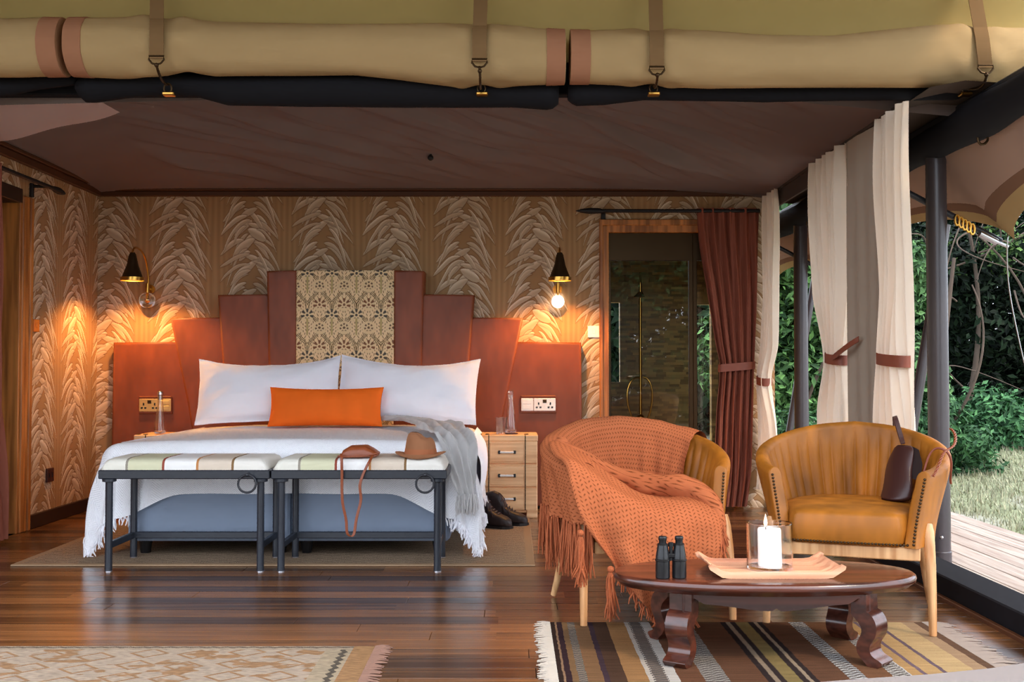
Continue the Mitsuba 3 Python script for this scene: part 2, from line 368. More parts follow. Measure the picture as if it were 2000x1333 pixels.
# ================================================================== THE SETTING
def struct(name, mesh, m, smooth=30, label=None, **kw):
    return solo(name, mesh, m, label, None, smooth, kind='structure', **kw)
XL, XR, YB = -3.05, 1.88, 7.9
struct('floor', box(-5.2, XR, -1.0, 8.0, -0.08, -0.022), 'subfloor', label='glossy dark brown hardwood plank floor of the tent')
PLY = {}
def plank(x0, x1, y0, y1):
    return box(x0, x1, y0, y1, -0.022, 0.0, 0.0016)
row = 0
for i in range(int((7.95 - 2.4) / 0.125) + 1):
    y0 = 2.4 + 0.125 * i; r = random.Random(i).random()
    left = XL if y0 > 5.0 else -3.6
    x = left; cut = math.floor((left + 12.1 * 1) / 2.2)
    xs = [left]; k = -4.6 + 1.9 * r
    while k < XR - 0.3:
        if k > left + 0.3: xs.append(k)
        k += 1.9
    xs.append(XR)
    for a, b in zip(xs, xs[1:]):
        part('floor', 'plank', plank(a + 0.0008, b - 0.0008, y0 + 0.0009, min(y0 + 0.1241, 7.97)), 'plank_wood', smooth=False)

# back wall with the doorway
DX0, DX1, DZ = 0.70, 1.64, 2.07
wb = cat([box(XL - 0.1, DX0, YB, YB + 0.10, 0, 2.36), box(DX1, XR + 0.05, YB, YB + 0.10, 0, 2.36), box(DX0, DX1, YB, YB + 0.10, DZ, 2.36)])
struct('wall_back', wb, 'paper_back', smooth=False, label='back wall papered with cream palm fronds on brown')
struct('baseboard_back', cat([box(XL, DX0 - 0.06, YB - 0.018, YB, 0, 0.09, 0.004)]), 'dark_trim', label='dark wooden baseboard along the back wall')
struct('trim_1', cat([box(XL, XR + 0.05, YB - 0.03, YB, 2.285, 2.325, 0.006), box(XL, XR + 0.05, YB - 0.045, YB, 2.325, 2.35, 0.006)]), 'trim_wood', label='dark wooden moulding along the top of the back wall')
# left wall with its doorway
LY0, LY1 = 5.72, 6.65
wl = cat([box(XL - 0.12, XL, LY1, YB + 0.1, 0, 2.36), box(XL - 0.12, XL, 4.9, LY0, 0, 2.36), box(XL - 0.12, XL, LY0, LY1, 2.07, 2.36)])
struct('wall_left', wl, 'paper_side', smooth=False, label='left side wall papered with the same palm fronds')
struct('baseboard_left', box(XL, XL + 0.018, LY1 + 0.13, YB, 0, 0.09, 0.004), 'dark_trim', label='dark wooden baseboard along the left wall')
struct('trim_2', cat([box(XL, XL + 0.03, 4.9, YB, 2.285, 2.335, 0.006), box(XL, XL + 0.045, 4.9, YB, 2.335, 2.36, 0.006)]), 'trim_wood', label='dark wooden moulding along the top of the left wall')
d1 = thing('door_1', 'orange-brown wooden doorway in the left wall, half hidden by a dusty rust curtain', None, kind='structure')
part(d1, 'jamb', box(XL - 0.14, XL + 0.012, LY1 - 0.03, LY1 + 0.0, 0, 2.07, 0.003), 'frame_wood')
part(d1, 'jamb', box(XL - 0.14, XL + 0.012, LY0, LY0 + 0.03, 0, 2.07, 0.003), 'frame_wood')
part(d1, 'casing', cat([box(XL, XL + 0.022, LY1 - 0.005, LY1 + 0.125, 0, 2.09, 0.005), box(XL + 0.018, XL + 0.03, LY1 + 0.085, LY1 + 0.125, 0, 2.09, 0.004)]), 'frame_wood')
part(d1, 'head', box(XL - 0.14, XL + 0.014, LY0, LY1, 2.04, 2.13, 0.004), 'dark_trim')
part(d1, 'dark_room', cat([box(XL - 1.4, XL - 1.3, LY0 - 0.6, LY1 + 0.6, 0, 2.3), box(XL - 1.4, XL - 0.12, LY0 - 0.7, LY0 - 0.6, 0, 2.3), box(XL - 1.4, XL - 0.12, LY1 + 0.6, LY1 + 0.7, 0, 2.3), box(XL - 1.4, XL - 0.12, LY0 - 0.6, LY1 + 0.6, 2.2, 2.3), box(XL - 1.4, XL - 0.12, LY0 - 0.6, LY1 + 0.6, -0.06, 0.0)]), 'bath_wood', smooth=False)

# glazed bathroom door on the right of the back wall
d2 = thing('door_2', 'tall wood-framed glass door to the dark bathroom behind', None, kind='structure')
part(d2, 'frame', cat([box(DX0 - 0.058, DX0 - 0.03, YB - 0.03, YB, 0, 2.10, 0.005), box(DX0 - 0.034, DX0 + 0.012, YB - 0.018, YB + 0.10, 0, 2.07, 0.004), box(DX1 - 0.01, DX1 + 0.05, YB - 0.03, YB + 0.1, 0, 2.10, 0.005), box(DX0 - 0.058, DX1 + 0.05, YB - 0.03, YB, 2.07, 2.115, 0.005), box(DX0, DX1, YB - 0.016, YB + 0.1, 2.02, 2.075, 0.004)]), 'frame_wood', label='brown wooden door frame')
for a, b, nm in ((DX0 + 0.012, 1.335, 0), (1.335, DX1 - 0.01, 1)):
    lf = part(d2, 'leaf', cat([box(a, a + (0.018 if nm == 0 else 0.03), YB + 0.02, YB + 0.055, 0.02, 2.02, 0.003), box(b - 0.03, b, YB + 0.02, YB + 0.055, 0.02, 2.02, 0.003), box(a, b, YB + 0.02, YB + 0.055, 1.815, 2.02, 0.003), box(a, b, YB + 0.02, YB + 0.055, 0.02, 0.16, 0.003)]), 'dark_bronze', label='slim dark metal glass leaf')
    part(lf, 'pane', grid([[(a + 0.01, YB + 0.038, 0.1), (a + 0.01, YB + 0.038, 1.83)], [(b - 0.01, YB + 0.038, 0.1), (b - 0.01, YB + 0.038, 1.83)]]), 'pane_glass', smooth=False)
# bathroom behind the door
BX0, BX1, BY = 0.3, 1.86, 9.7
bw = [box(BX0 - 0.1, 0.87, BY, BY + 0.1, 0, 2.3), box(0.975, 1.66, BY, BY + 0.1, 0, 2.3), box(1.80, BX1, BY, BY + 0.1, 0, 2.3), box(0.87, 0.975, BY, BY + 0.1, 0, 0.9), box(0.87, 0.975, BY, BY + 0.1, 1.62, 2.3), box(1.66, 1.80, BY, BY + 0.1, 0, 0.35), box(1.66, 1.80, BY, BY + 0.1, 1.6, 2.3)]
struct('wall_bathroom', cat(bw), 'slate_stack', smooth=False, label='dark stacked-stone bathroom wall seen through the glass door')
struct('wall_bathroom_sides', cat([box(BX0 - 0.1, BX0, 8.0, BY, 0, 2.3), box(BX1, BX1 + 0.06, 8.0, BY, 0, 2.3)]), 'bath_wood', smooth=False)
struct('ceiling_bathroom', box(BX0 - 0.1, BX1 + 0.06, 7.99, BY + 0.1, 2.3, 2.36), 'bath_wood', smooth=False)
struct('floor_bathroom', box(BX0 - 0.1, BX1 + 0.06, 8.0, BY + 0.1, -0.06, 0.0), 'bath_wood', smooth=False)
sh = thing('shower_column', 'brass shower column standing behind the bathroom door glass', 'shower')
SX, SY = 1.045, 8.75
part(sh, 'pole', cyl((SX, SY, 0.6), (SX, SY, 1.72), 0.012), 'brass')
part(sh, 'fitting', cat([sph((SX, SY, 1.62), 0.028), cyl((SX, SY, 0.95), (SX, SY + 0.95, 0.95), 0.012), sph((SX, SY, 0.62), 0.03)]), 'brass')
part(sh, 'shower_head', cat([cyl((SX, SY, 1.72), (SX, SY, 1.80), 0.012, 0.003), cyl((SX - 0.01, SY - 0.02, 1.63), (SX - 0.01, SY - 0.02, 1.6), 0.02, 0.05)]), 'brass')
hs = tube(spline([(SX, SY, 0.95), (SX - 0.09, SY - 0.03, 0.9), (SX - 0.1, SY - 0.03, 0.7), (SX, SY - 0.02, 0.55), (SX + 0.09, SY - 0.02, 0.75), (SX + 0.02, SY, 0.95)], 30), 0.008, 8)
part(sh, 'hose', hs, 'brass')

# canvas ceiling
def ceil_z(X, Y):
    a, b, c = 2.33 + 0.155 * (YB - Y), 2.285 + 0.155 * (1.90 - X), 2.35 + 0.30 * (X - XL)
    k = 0.05
    z = -k * np.log(np.exp(-a / k) + np.exp(-b / k) + np.exp(-c / k)) + 0.004
    q = (X + 0.75 * Y); w = (0.75 * X - Y)
    fold = meshkit.fbm(np.stack([q * 1.0, w * 7.0, 0 * X], -1) * np.array([0.8, 0.8, 1]), 3, 4) - 0.5
    m = sstep(7.9, 7.2, Y) * sstep(-2.5, -2.2, X) * sstep(1.85, 0.9, X)
    z = z + 0.17 * fold * m
    hip = np.abs((1.90 - X) - (YB - Y)); 
    z = z - 0.03 * np.exp(-(hip / 0.05) ** 2) * sstep(0.25, 0.8, YB - Y) + 0.02 * np.exp(-((hip - 0.10) / 0.045) ** 2) * sstep(0.25, 0.8, YB - Y)
    return z
gx, gy = np.meshgrid(np.linspace(XL - 0.05, 1.9, 150), np.linspace(5.28, YB + 0.04, 100), indexing='ij')
struct('ceiling', grid(np.stack([gx, gy, ceil_z(gx, gy)], -1)), 'lining', smooth=True, label='brown canvas tent ceiling with soft diagonal folds')
struct('roof', cat([box(-5.4, 2.3, 2.9, 5.3, 3.02, 3.06), box(-5.4, 2.3, 5.0, 10.0, 2.98, 3.02)]), 'valance_canvas', smooth=False, label='canvas fly sheet over the tent')
# rear closing of the tent above the walls and to the left
struct('wall_left_veranda', box(XL - 0.16, XL - 0.12, 4.2, 4.95, 0, 3.0), 'grey_canvas', smooth=False)
hk = solo('ceiling_hook', cat([sph((-0.556, 7.3, float(ceil_z(np.array(-0.556), np.array(7.3))) - 0.02), 0.020), cyl((-0.556, 7.3, float(ceil_z(np.array(-0.556), np.array(7.3))) - 0.03), (-0.556, 7.3, float(ceil_z(np.array(-0.556), np.array(7.3))) + 0.01), 0.009)]), 'iron', 'small dark hook hanging from the middle of the canvas ceiling', 'hook')

struct('roof_fill_front', grid([[(XL, 5.275, 2.30), (XL, 5.275, 2.95)], [(1.0, 5.275, 2.40), (1.0, 5.275, 2.95)], [(1.5, 5.275, 2.32), (1.5, 5.275, 2.95)], [(2.25, 5.275, 2.25), (2.25, 5.275, 2.95)]]), 'lining', smooth=False)
# front valance the roll hangs from
n = 160
xs = np.linspace(-3.4, 2.75, n); zs = np.linspace(2.475, 3.02, 14)
VX, VZ = np.meshgrid(xs, zs, indexing='ij')
vy = 5.10 + 0.02 * (meshkit.fbm(np.stack([VX * 2, VZ * 2, 0 * VX], -1), 3, 2) - 0.5) - 0.10 * sstep(2.62, 2.9, VZ)
struct('valance_front', grid(np.stack([VX, vy, VZ], -1)), 'valance_canvas', smooth=True, label='khaki canvas valance above the rolled tent front')

# sill and deck on the open right side
si = struct('sill_right', box(XR + 0.012, XR + 0.185, 2.2, 7.9, -0.05, 0.10, 0.006), 'black_canvas', label='low black sill beam along the open right side')
struct('trim_3', box(XR - 0.012, XR + 0.012, 2.2, 7.9, -0.02, 0.018, 0.004), 'trim_wood', label='thin wooden strip at the foot of the right sill')
dk = thing('deck', 'pale weathered timber deck outside the right side of the tent', None, kind='structure')
xb = 2.07
for i in range(8):
    w = 0.138
    part(dk, 'board', box(xb, xb + w - 0.006, 2.2, 9.6, -0.05, -0.015, 0.003), 'deck_wood', smooth=False); xb += w
part(dk, 'joist', cat([box(2.1, 3.15, y, y + 0.06, -0.16, -0.05) for y in np.arange(2.4, 9.6, 0.9)]), 'deck_wood', smooth=False)

# posts, beams
for y in (5.63, 8.29):
    p = thing('tent_post', 'nearer dark round post on the deck, behind the right armchair' if y < 6 else 'farther dark round post, seen between the first two white curtains', 'post', 'round posts on the deck')
    part(p, 'pole', lathe([(0.054, -0.015), (0.054, 0.4), (0.053, 1.2), (0.052, 2.14)], 28, (2.23, y, 0)), 'post_paint')
    part(p, 'bolt', sph((2.23 - 0.012, y - 0.054, 0.14), 0.010, 2), 'steel', label='bright round bolt head')
    part(p, 'foot_collar', lathe([(0.058, -0.015), (0.058, 0.06), (0.054, 0.065)], 28, (2.23, y, 0)), 'post_paint')
ys = np.linspace(3.2, 9.2, 120)
rr = 0.088 + 0.03 * (meshkit.fbm(np.stack([ys * 2.2, 0 * ys, 0 * ys], -1), 2, 9) - 0.5)
bm = thing('side_beam', 'black beam wrapped in rolled dark screen along the right side', 'beam')
part(bm, 'steel_tube', box(2.19, 2.27, 3.0, 9.2, 2.23, 2.31, 0.008), 'black_metal')
part(bm, 'rolled_screen', tube(np.stack([2.22 + 0 * ys, ys, 2.205 + 0.01 * np.sin(ys * 2)], 1), rr, 16), 'black_canvas', smooth=True)
fb = thing('front_beam', 'black steel beam across the tent front under the canvas roll', 'beam')
part(fb, 'steel_tube', box(-3.05, 2.3, 5.195, 5.265, 2.345, 2.50, 0.006), 'black_canvas')
def screen_roll(name, label, pts):
    xs = np.linspace(pts[0][0], pts[-1][0], 90); p = np.array(pts)
    top = np.interp(xs, p[:, 0], p[:, 1]); bot = np.interp(xs, p[:, 0], p[:, 2])
    b = meshkit.fbm(np.stack([xs * 5, 0 * xs, 0 * xs], -1), 3, 3) - 0.5
    c = (top + bot) / 2; r = (top - bot) / 2 * (1 + 0.06 * b)
    r[0] *= 0.55; r[1] *= 0.85; r[-1] *= 0.6; r[-2] *= 0.9
    return solo(name, tube(np.stack([xs, 5.10 + 0 * xs, c], 1), r, 18), 'black_canvas', label, 'screen roll', smooth=True, group='rolled insect screens')
# x, top z, bottom z at the roll
s52 = 5.08 / F_PX
def PX(x): return (x - 1000) * s52
def PZ(y): return EYE + (725 - y) * s52
screen_roll('screen_roll', 'thick rolled black insect screen under the left and middle of the canvas roll', [(PX(142), PZ(140), PZ(180)), (PX(165), PZ(140), PZ(196)), (PX(240), PZ(138), PZ(186)), (PX(330), PZ(138), PZ(180)), (PX(380), PZ(140), PZ(184)), (PX(440), PZ(140), PZ(201)), (PX(700), PZ(138), PZ(204)), (PX(1000), PZ(150), PZ(205)), (PX(1092), PZ(150), PZ(211))])
screen_roll('screen_roll', 'thin rolled black insect screen under the right third of the canvas roll', [(PX(1110), PZ(150), PZ(202)), (PX(1180), PZ(150), PZ(200)), (PX(1260), PZ(155), PZ(190)), (PX(1500), PZ(160), PZ(194)), (PX(1700), PZ(160), PZ(191)), (PX(1890), PZ(160), PZ(190))])
screen_roll('screen_roll', 'short tapering rolled black insect screen at the left edge of the opening', [(PX(-260), PZ(140), PZ(190)), (PX(-60), PZ(140), PZ(185)), (PX(0), PZ(142), PZ(183)), (PX(60), PZ(142), PZ(170)), (PX(140), PZ(143), PZ(160))])

# canvas roll in three lengths
Y5 = 4.98; s5 = Y5 / F_PX
def QX(x): return (x - 1000) * 4.85 / F_PX
def QZ(y): return EYE + (725 - y) * s5
ROLLS = []
def canvas_roll(label, pts, bands, seed):
    k = thing('canvas_roll', label, 'canvas roll', 'rolled canvas lengths of the tent front')
    p = np.array(pts, float); ROLLS.append(p)
    def ring(x, infl=0.0, nn=40):
        top = QZ(np.interp(x, p[:, 0], p[:, 1])); bot = QZ(np.interp(x, p[:, 0], p[:, 2]))
        th = np.arange(nn) * 2 * PI / nn; c = (top + bot) / 2; r = (top - bot) / 2 * 1.02 + infl
        X = QX(x)
        q = np.stack([np.full(nn, X * 1.6), np.cos(th) * 1.5, np.sin(th) * 1.5], -1)
        d = 0.016 * (meshkit.fbm(q * np.array([1.0, 1.6, 1.6]) + seed, 3, seed) - 0.5) * (1 if infl == 0 else 0.6)
        for sx_ in (300, 937, 1282, 1925):
            d = d - 0.012 * np.exp(-((x - sx_) / 22.0) ** 2) + 0.008 * np.exp(-((abs(x - sx_) - 40) / 20.0) ** 2) * np.sin(5 * th + sx_)
        return np.stack([np.full(nn, X), Y5 + (r * 0.92 + d) * np.cos(th), c + (r + d) * np.sin(th)], 1)
    xs = np.linspace(p[0, 0], p[-1, 0], 160)
    part(k, 'canvas', loft([ring(x) for x in xs]), 'roll_canvas', smooth=True)
    for a, b in bands:
        part(k, 'end_band', loft([ring(x, 0.004) for x in np.linspace(a, b, 8)]), 'band_webbing', smooth=40, label='brown webbing band at the end of the roll')
canvas_roll('left length of rolled canvas with one brown end band', [(-400, 33, 145), (0, 35, 146), (60, 33, 144), (98, 34, 143)], [(60, 98)], 3)
canvas_roll('long middle length of rolled canvas with a brown band at both ends', [(112, 33, 143), (200, 32, 147), (300, 29, 146), (320, 33, 140), (345, 34, 135), (400, 40, 143), (500, 42, 142), (680, 44, 141), (760, 44, 149), (900, 43, 166), (960, 42, 165), (1050, 54, 161), (1107, 56, 159)], [(112, 148), (1069, 1106)], 8)
canvas_roll('right length of rolled canvas running past the corner, banded at its left end', [(1117, 57, 158), (1160, 57, 158), (1280, 52, 163), (1400, 58, 167), (1520, 68, 166), (1640, 68, 166), (1760, 56, 166), (1900, 42, 166), (1950, 48, 166), (2000, 52, 154), (2080, 52, 140)], [(1117, 1156)], 15)
# webbing straps that hold the roll
for i, (x0, x1, yb, lab) in enumerate(((300, 300, 125, 'first brown webbing strap from the left, hooked round the canvas roll'), (942, 936, 133, 'brown webbing strap just left of the middle brown bands'), (1280, 1285, 145, 'brown webbing strap to the right of the middle brown bands'), (1913, 1932, 143, 'slanting brown webbing strap at the right corner of the canvas roll'))):
    k = thing('roll_strap', lab, 'strap', 'webbing straps round the canvas roll')
    def edge(x):
        p = ROLLS[0 if x < 105 else 1 if x < 1110 else 2]; return QZ(np.interp(x, p[:, 0], p[:, 1])), QZ(np.interp(x, p[:, 0], p[:, 2]))
    zt_, zb_ = edge(x1); c_, r_ = (zt_ + zb_) / 2, (zt_ - zb_) / 2 * 1.02
    ang = np.radians(np.linspace(42, -62, 22)); zl = QZ(yb)
    arc_ = np.stack([QX(np.full(22, x1 * 1.0)), Y5 - (r_ * 0.93 + 0.010) * np.cos(ang), c_ + (r_ + 0.008) * np.sin(ang)], 1)
    arc_ = arc_[arc_[:, 2] > zl + 0.004]
    up = np.array([QX(x0), 4.975, 3.0]); tp = np.array([arc_[0] + (up - arc_[0]) * t for t in np.linspace(1, 0.08, 8)])
    path = np.vstack([tp, arc_, [[arc_[-1][0], arc_[-1][1] - 0.002, zl]]])
    path[:, 0] = path[:, 1] / 4.85 * np.interp(path[:, 2], [zl, c_ + 0.3 * r_, 3.0], [QX(x1), QX(x1) if i < 3 else QX(x1 - 6), QX(x0) if i < 3 else QX(1895)])
    part(k, 'webbing', ribbon(path, 0.064, [1, 0, 0], 0.004), 'webbing', smooth=False)
    e = path[-1]
    rw = 0.034
    part(k, 'ring', tube([(e[0] - rw, e[1], e[2] + 0.012), (e[0] + rw, e[1], e[2] + 0.012), (e[0] + rw * 1.02, e[1], e[2] - 0.004), (e[0] + rw * 0.6, e[1], e[2] - 0.022), (e[0], e[1], e[2] - 0.027), (e[0] - rw * 0.6, e[1], e[2] - 0.022), (e[0] - rw * 1.02, e[1], e[2] - 0.004)], 0.0045, 8, closed=True), 'dark_bronze', label='dark D-shaped metal ring')
    b = np.array([e[0] + 0.004 - (0.03 if i == 3 else 0), 5.012, 2.36])
    b[2] = 2.345; zz_ = min(zb_ - 0.012, e[2] - 0.05)
    sn = [e + np.array([0, 0, -0.024]), np.array([e[0] + 0.002, e[1] - 0.004, (e[2] + zz_) / 2]), np.array([e[0] + 0.003, e[1] + 0.03, zz_]), np.array([(e[0] + b[0]) / 2, 4.96, min(zz_, b[2]) - 0.004]), b]
    part(k, 'snap_hook', cat([tube(spline(sn, 12), 0.006, 8), sph(sn[1], 0.010), tube([(b[0] + 0.018 * math.cos(a), b[1], b[2] - 0.018 + 0.022 * math.sin(a)) for a in np.linspace(0, 2 * PI, 12, endpoint=False)], 0.005, 8, closed=True)]), 'dark_bronze')
    part(k, 'brass_staple', box(b[0] - 0.025, b[0] + 0.03, 5.0, 5.045, b[2] - 0.052, b[2] - 0.036, 0.004), 'brass')

# draped flap of canvas at the upper left
P = []
for u in np.linspace(0, 1, 30):
    rowp = []
    for v in np.linspace(0, 1, 16):
        x = -3.0 + u * 0.78; y = 5.3 + 0.75 * v
        ztop = 2.46; zend = 2.30 + 0.17 * u ** 1.5
        rowp.append((x, y, ztop + (zend - ztop) * v - 0.05 * math.sin(PI * v) * (1 - u) + 0.01 * math.sin(9 * u + 3 * v)))
    P.append(rowp)
solo('canvas_flap', grid(P), 'flap_canvas', 'pale folded flap of tent canvas at the upper left under the roll', 'canvas flap', smooth=True)

# header and fly strip above the curtains on the right
struct('trim_4', cat([box(1.885, 1.90, 5.12, YB, 2.17, 2.30), box(1.872, 1.892, 5.12, YB, 2.275, 2.295)]), 'header_canvas', smooth=False, label='canvas header strip above the white curtains')
struct('roof_strip_right', grid([[(1.9, y, 2.29), (2.06, y, 2.32), (2.22, y, 2.31)] for y in (4.85, 6.0, 7.0, 8.4)]), 'header_canvas', smooth=True)

# outer awning with its scalloped edge
tips = [2.97, 5.63, 8.29, 10.95]
ss = np.linspace(2.97, 10.95, 145); tt = np.linspace(0, 1, 14); aw, at_ = [], []
for y in ss:
    u = (y - 2.97) / 2.66 % 1.0; bump = math.sin(PI * u) ** 0.55 if 0 < u < 1 else 0.0
    xe = 2.64 - 0.13 * bump; ze = 1.69 + 0.24 * bump
    aw.append([(2.23 + (xe - 2.23) * t, y, 2.17 + (ze - 2.17) * t - 0.03 * math.sin(PI * t)) for t in tt])
aw = np.array(aw)
can = thing('awning', 'tan canvas awning with a scalloped edge outside the right beam', 'awning')
part(can, 'canvas', grid(aw[:, :9]), 'canopy_canvas', smooth=True)
part(can, 'edge_band', grid(aw[:, 8:11]), 'canopy_trim', smooth=True, label='darker brown band')
part(can, 'valance', grid(aw[:, 10:]), 'outer_canopy', smooth=True, label='khaki outer edge')
for j, y in enumerate((5.63, 8.29)):
    k = thing('awning_strut', 'black strut with a silver fitting holding out the awning at the nearer post' if j == 0 else 'black strut holding out the awning at the farther post', 'strut', 'awning struts')
    part(k, 'bar', cyl((2.03, y + 0.07, 1.99), (2.60, y + 0.07, 1.69), 0.016), 'black_metal')
    part(k, 'fitting', cat([cyl((2.47, y + 0.03, 1.725), (2.56, y + 0.03, 1.68), 0.018), cyl((2.55, y + 0.03, 1.685), (2.62, y + 0.03, 1.655), 0.009)]), 'steel', label='silver tensioning fitting')
    part(k, 'lashing', cat([tube([(2.36 + 0.02 * i + 0.012 * math.cos(a), y + 0.05, 1.80 - 0.012 * i + 0.028 * math.sin(a)) for a in np.linspace(0, 2 * PI, 10, endpoint=False)], 0.007, 6, closed=True) for i in range(5)]), 'brass', label='yellow cord lashing')
    part(k, 'guy_wire', tube(spline([(2.62, y + 0.03, 1.74), (2.61, y + 0.02, 1.66), (2.70, y + 0.2, 1.45), (2.95, y + 0.5, 0.9), (3.3, y + 0.9, -0.3)], 40), 0.004, 6), 'steel')
for (a, b, l) in (((2.67, 6.6, 1.9), (2.335, 6.6, -0.015), 'leaning grey pole beside the nearer post'), ((2.70, 9.5, 1.95), (2.365, 9.5, -0.015), 'leaning grey pole beside the farther post')):
    solo('guy_pole', cyl(a, b, 0.03, 0.034, 16), 'post_paint', l, 'pole', group='leaning poles under the awning')
# hooks on the beam
for y, z in ((5.05, 2.10), (6.35, 2.10), (8.0, 2.10)):
    k = solo('beam_hook', tube(spline([(2.215, y, z + 0.03), (2.20, y, z), (2.215, y, z - 0.03), (2.24, y, z - 0.02), (2.245, y, z + 0.005)], 14), 0.006, 8), 'dark_bronze', {5.05: 'small metal hook under the side beam nearest the corner', 6.35: 'small metal hook under the side beam above the nearer post', 8.0: 'small metal hook under the side beam farthest back'}[y], 'hook', group='hooks along the side beam')

# ================================================================== OUTDOORS
def ground_z(X, Y):
    return -0.32 + 0.55 * sstep(8.5, 15, Y) * sstep(2.0, 4.0, X) + 0.04 * (meshkit.fbm(np.stack([X * 0.8, Y * 0.8, 0 * X], -1), 3, 6) - 0.5) + 1.2 * sstep(15, 26, Y) * sstep(2, 4, X)
a = np.r_[-60, -30, -12, -5, np.linspace(-1, 12, 66), 16, 24, 40]; b = np.r_[-60, -30, -10, -2, np.linspace(1, 24, 116), 32, 60]
GX, GY = np.meshgrid(a, b, indexing='ij')
struct('ground', grid(np.stack([GX, GY, ground_z(GX, GY)], -1)), 'lawn', smooth=True, label='pale grassy ground beyond the deck')
def leaf_cloud(centers, radii, n, size, seed, dark, light, squash=0.9, shell=0.55):
    r = np.random.default_rng(seed); C = np.asarray(centers, float); R = np.asarray(radii, float)
    w = R ** 2; k = r.choice(len(C), n, p=w / w.sum())
    d = r.normal(size=(n, 3)); d /= np.linalg.norm(d, axis=1, keepdims=True)
    rad = R[k] * (shell + (1 - shell) * r.random(n)) * (0.85 + 0.3 * meshkit.noise(d * 2.5 + k[:, None], seed))
    p = C[k] + d * rad[:, None] * np.array([1, 1, squash])
    nrm = d + r.normal(size=(n, 3)) * 0.55 + np.array([0, 0, 0.35]); nrm /= np.linalg.norm(nrm, axis=1, keepdims=True)
    t = np.cross(nrm, r.normal(size=(n, 3))); t /= np.linalg.norm(t, axis=1, keepdims=True); bt = np.cross(nrm, t)
    s = size * (0.6 + 0.8 * r.random(n))[:, None]
    v = np.stack([p - t * s, p - bt * s * 0.42 + nrm * s * 0.12, p + t * s, p + bt * s * 0.42 + nrm * s * 0.12], 1).reshape(-1, 3)
    i = np.arange(n)[:, None] * 4
    f = np.concatenate([i + [0, 1, 2], i + [0, 2, 3]], 0)
    c = np.asarray(dark) + (np.asarray(light) - np.asarray(dark)) * (r.random(n) ** 1.6)[:, None]
    return TM(v, f), np.repeat(c, 4, 0)
def limbs(paths):
    return cat([tube(spline(p, 14), np.linspace(a, b, 14), 7) for p, a, b in paths])
def plant(name, label, cat_, centers, radii, n, size, seed, dark, light, trunk=None, group=None, **kw):
    k = thing(name, label, cat_, group)
    m, c = leaf_cloud(centers, radii, n, size, seed, dark, light, **kw)
    part(k, 'foliage', m, 'foliage', smooth=False, color=c, kind='stuff')
    if trunk: part(k, 'branches', limbs(trunk), 'bark', smooth=True)
    return k
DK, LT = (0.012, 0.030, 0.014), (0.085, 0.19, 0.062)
def blob(cx, cy, cz, rx, ry, rz, n, seed, r0=0.5, r1=0.9):
    r = np.random.default_rng(seed); u = r.uniform(-1, 1, (n, 3))
    return np.array([cx, cy, cz]) + u * np.array([rx, ry, rz]), r.uniform(r0, r1, n)
# creeper-clad trees seen between the posts
c, r = blob(3.15, 12.2, 1.2, 0.5, 0.5, 1.6, 20, 1, 0.4, 0.65)
plant('leafy_tree', 'bright green creeper-clad tree between the first two white curtains', 'tree', c, r, 24000, 0.055, 1, (0.02, 0.05, 0.02), (0.17, 0.36, 0.11), [([(3.2, 12.2, -0.3), (3.25, 12.2, 1.2), (3.5, 12.0, 2.8)], 0.09, 0.03), ([(3.0, 11.6, -0.2), (3.2, 11.5, 0.8), (3.7, 11.4, 1.7)], 0.03, 0.012)])
c, r = blob(4.5, 12.2, 1.35, 0.15, 0.4, 1.3, 12, 2, 0.28, 0.42)
plant('leafy_tree', 'green bushy tree to the left of the nearer post', 'tree', c, r, 14000, 0.055, 2, (0.02, 0.05, 0.02), (0.16, 0.33, 0.12), [([(4.5, 11.6, -0.2), (4.55, 11.4, 1.0), (4.7, 11.4, 2.2)], 0.05, 0.02), ([(4.6, 11.5, 0.3), (4.9, 11.2, 1.2), (4.8, 11.2, 1.9)], 0.02, 0.008)])
c, r = blob(6.7, 16.5, 1.9, 1.8, 0.9, 1.6, 16, 3, 0.7, 1.1)
tr = [([(6.4, 15.5, 0.0), (6.6, 15.2, 1.6), (6.2, 14.8, 3.4)], 0.05, 0.02), ([(7.4, 15.0, 0.2), (7.0, 14.6, 2.0), (6.0, 14.4, 3.0)], 0.03, 0.01), ([(6.6, 14.6, 3.6), (6.0, 14.4, 2.9), (5.7, 14.3, 1.6)], 0.018, 0.006)]
for j in range(14):
    q = np.random.default_rng(50 + j); x0, z0 = q.uniform(5.6, 7.6), q.uniform(0.6, 3.2)
    tr.append(([(x0, 14.6, z0), (x0 + q.uniform(-.5, .5), 14.3, z0 + q.uniform(-.4, .4)), (x0 + q.uniform(-1, 1), 14.2, z0 + q.uniform(-.8, .6))], 0.014, 0.005))
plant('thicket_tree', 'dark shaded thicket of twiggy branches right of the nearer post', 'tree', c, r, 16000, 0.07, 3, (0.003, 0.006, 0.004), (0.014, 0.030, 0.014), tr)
c, r = blob(6.2, 15.2, 2.5, 0.9, 0.5, 0.25, 7, 4, 0.25, 0.5)
plant('overhanging_branch', 'sprays of sunlit leaves hanging over the dark thicket', 'branch', c, r, 1600, 0.055, 4, DK, (0.12, 0.22, 0.06), [([(7.6, 15.2, 3.2), (6.8, 15.1, 2.7), (5.6, 15.0, 2.3)], 0.03, 0.008)], shell=0.1)
c, r = blob(5.6, 13.6, 0.25, 1.0, 0.6, 0.35, 16, 5, 0.3, 0.6)
plant('shrub', 'low bushy green shrub at the edge of the lawn right of the nearer post', 'shrub', c, r, 15000, 0.05, 5, (0.02, 0.06, 0.025), (0.10, 0.26, 0.10))
c, r = blob(3.1, 10.6, 0.1, 0.45, 0.5, 0.35, 9, 6, 0.25, 0.45)
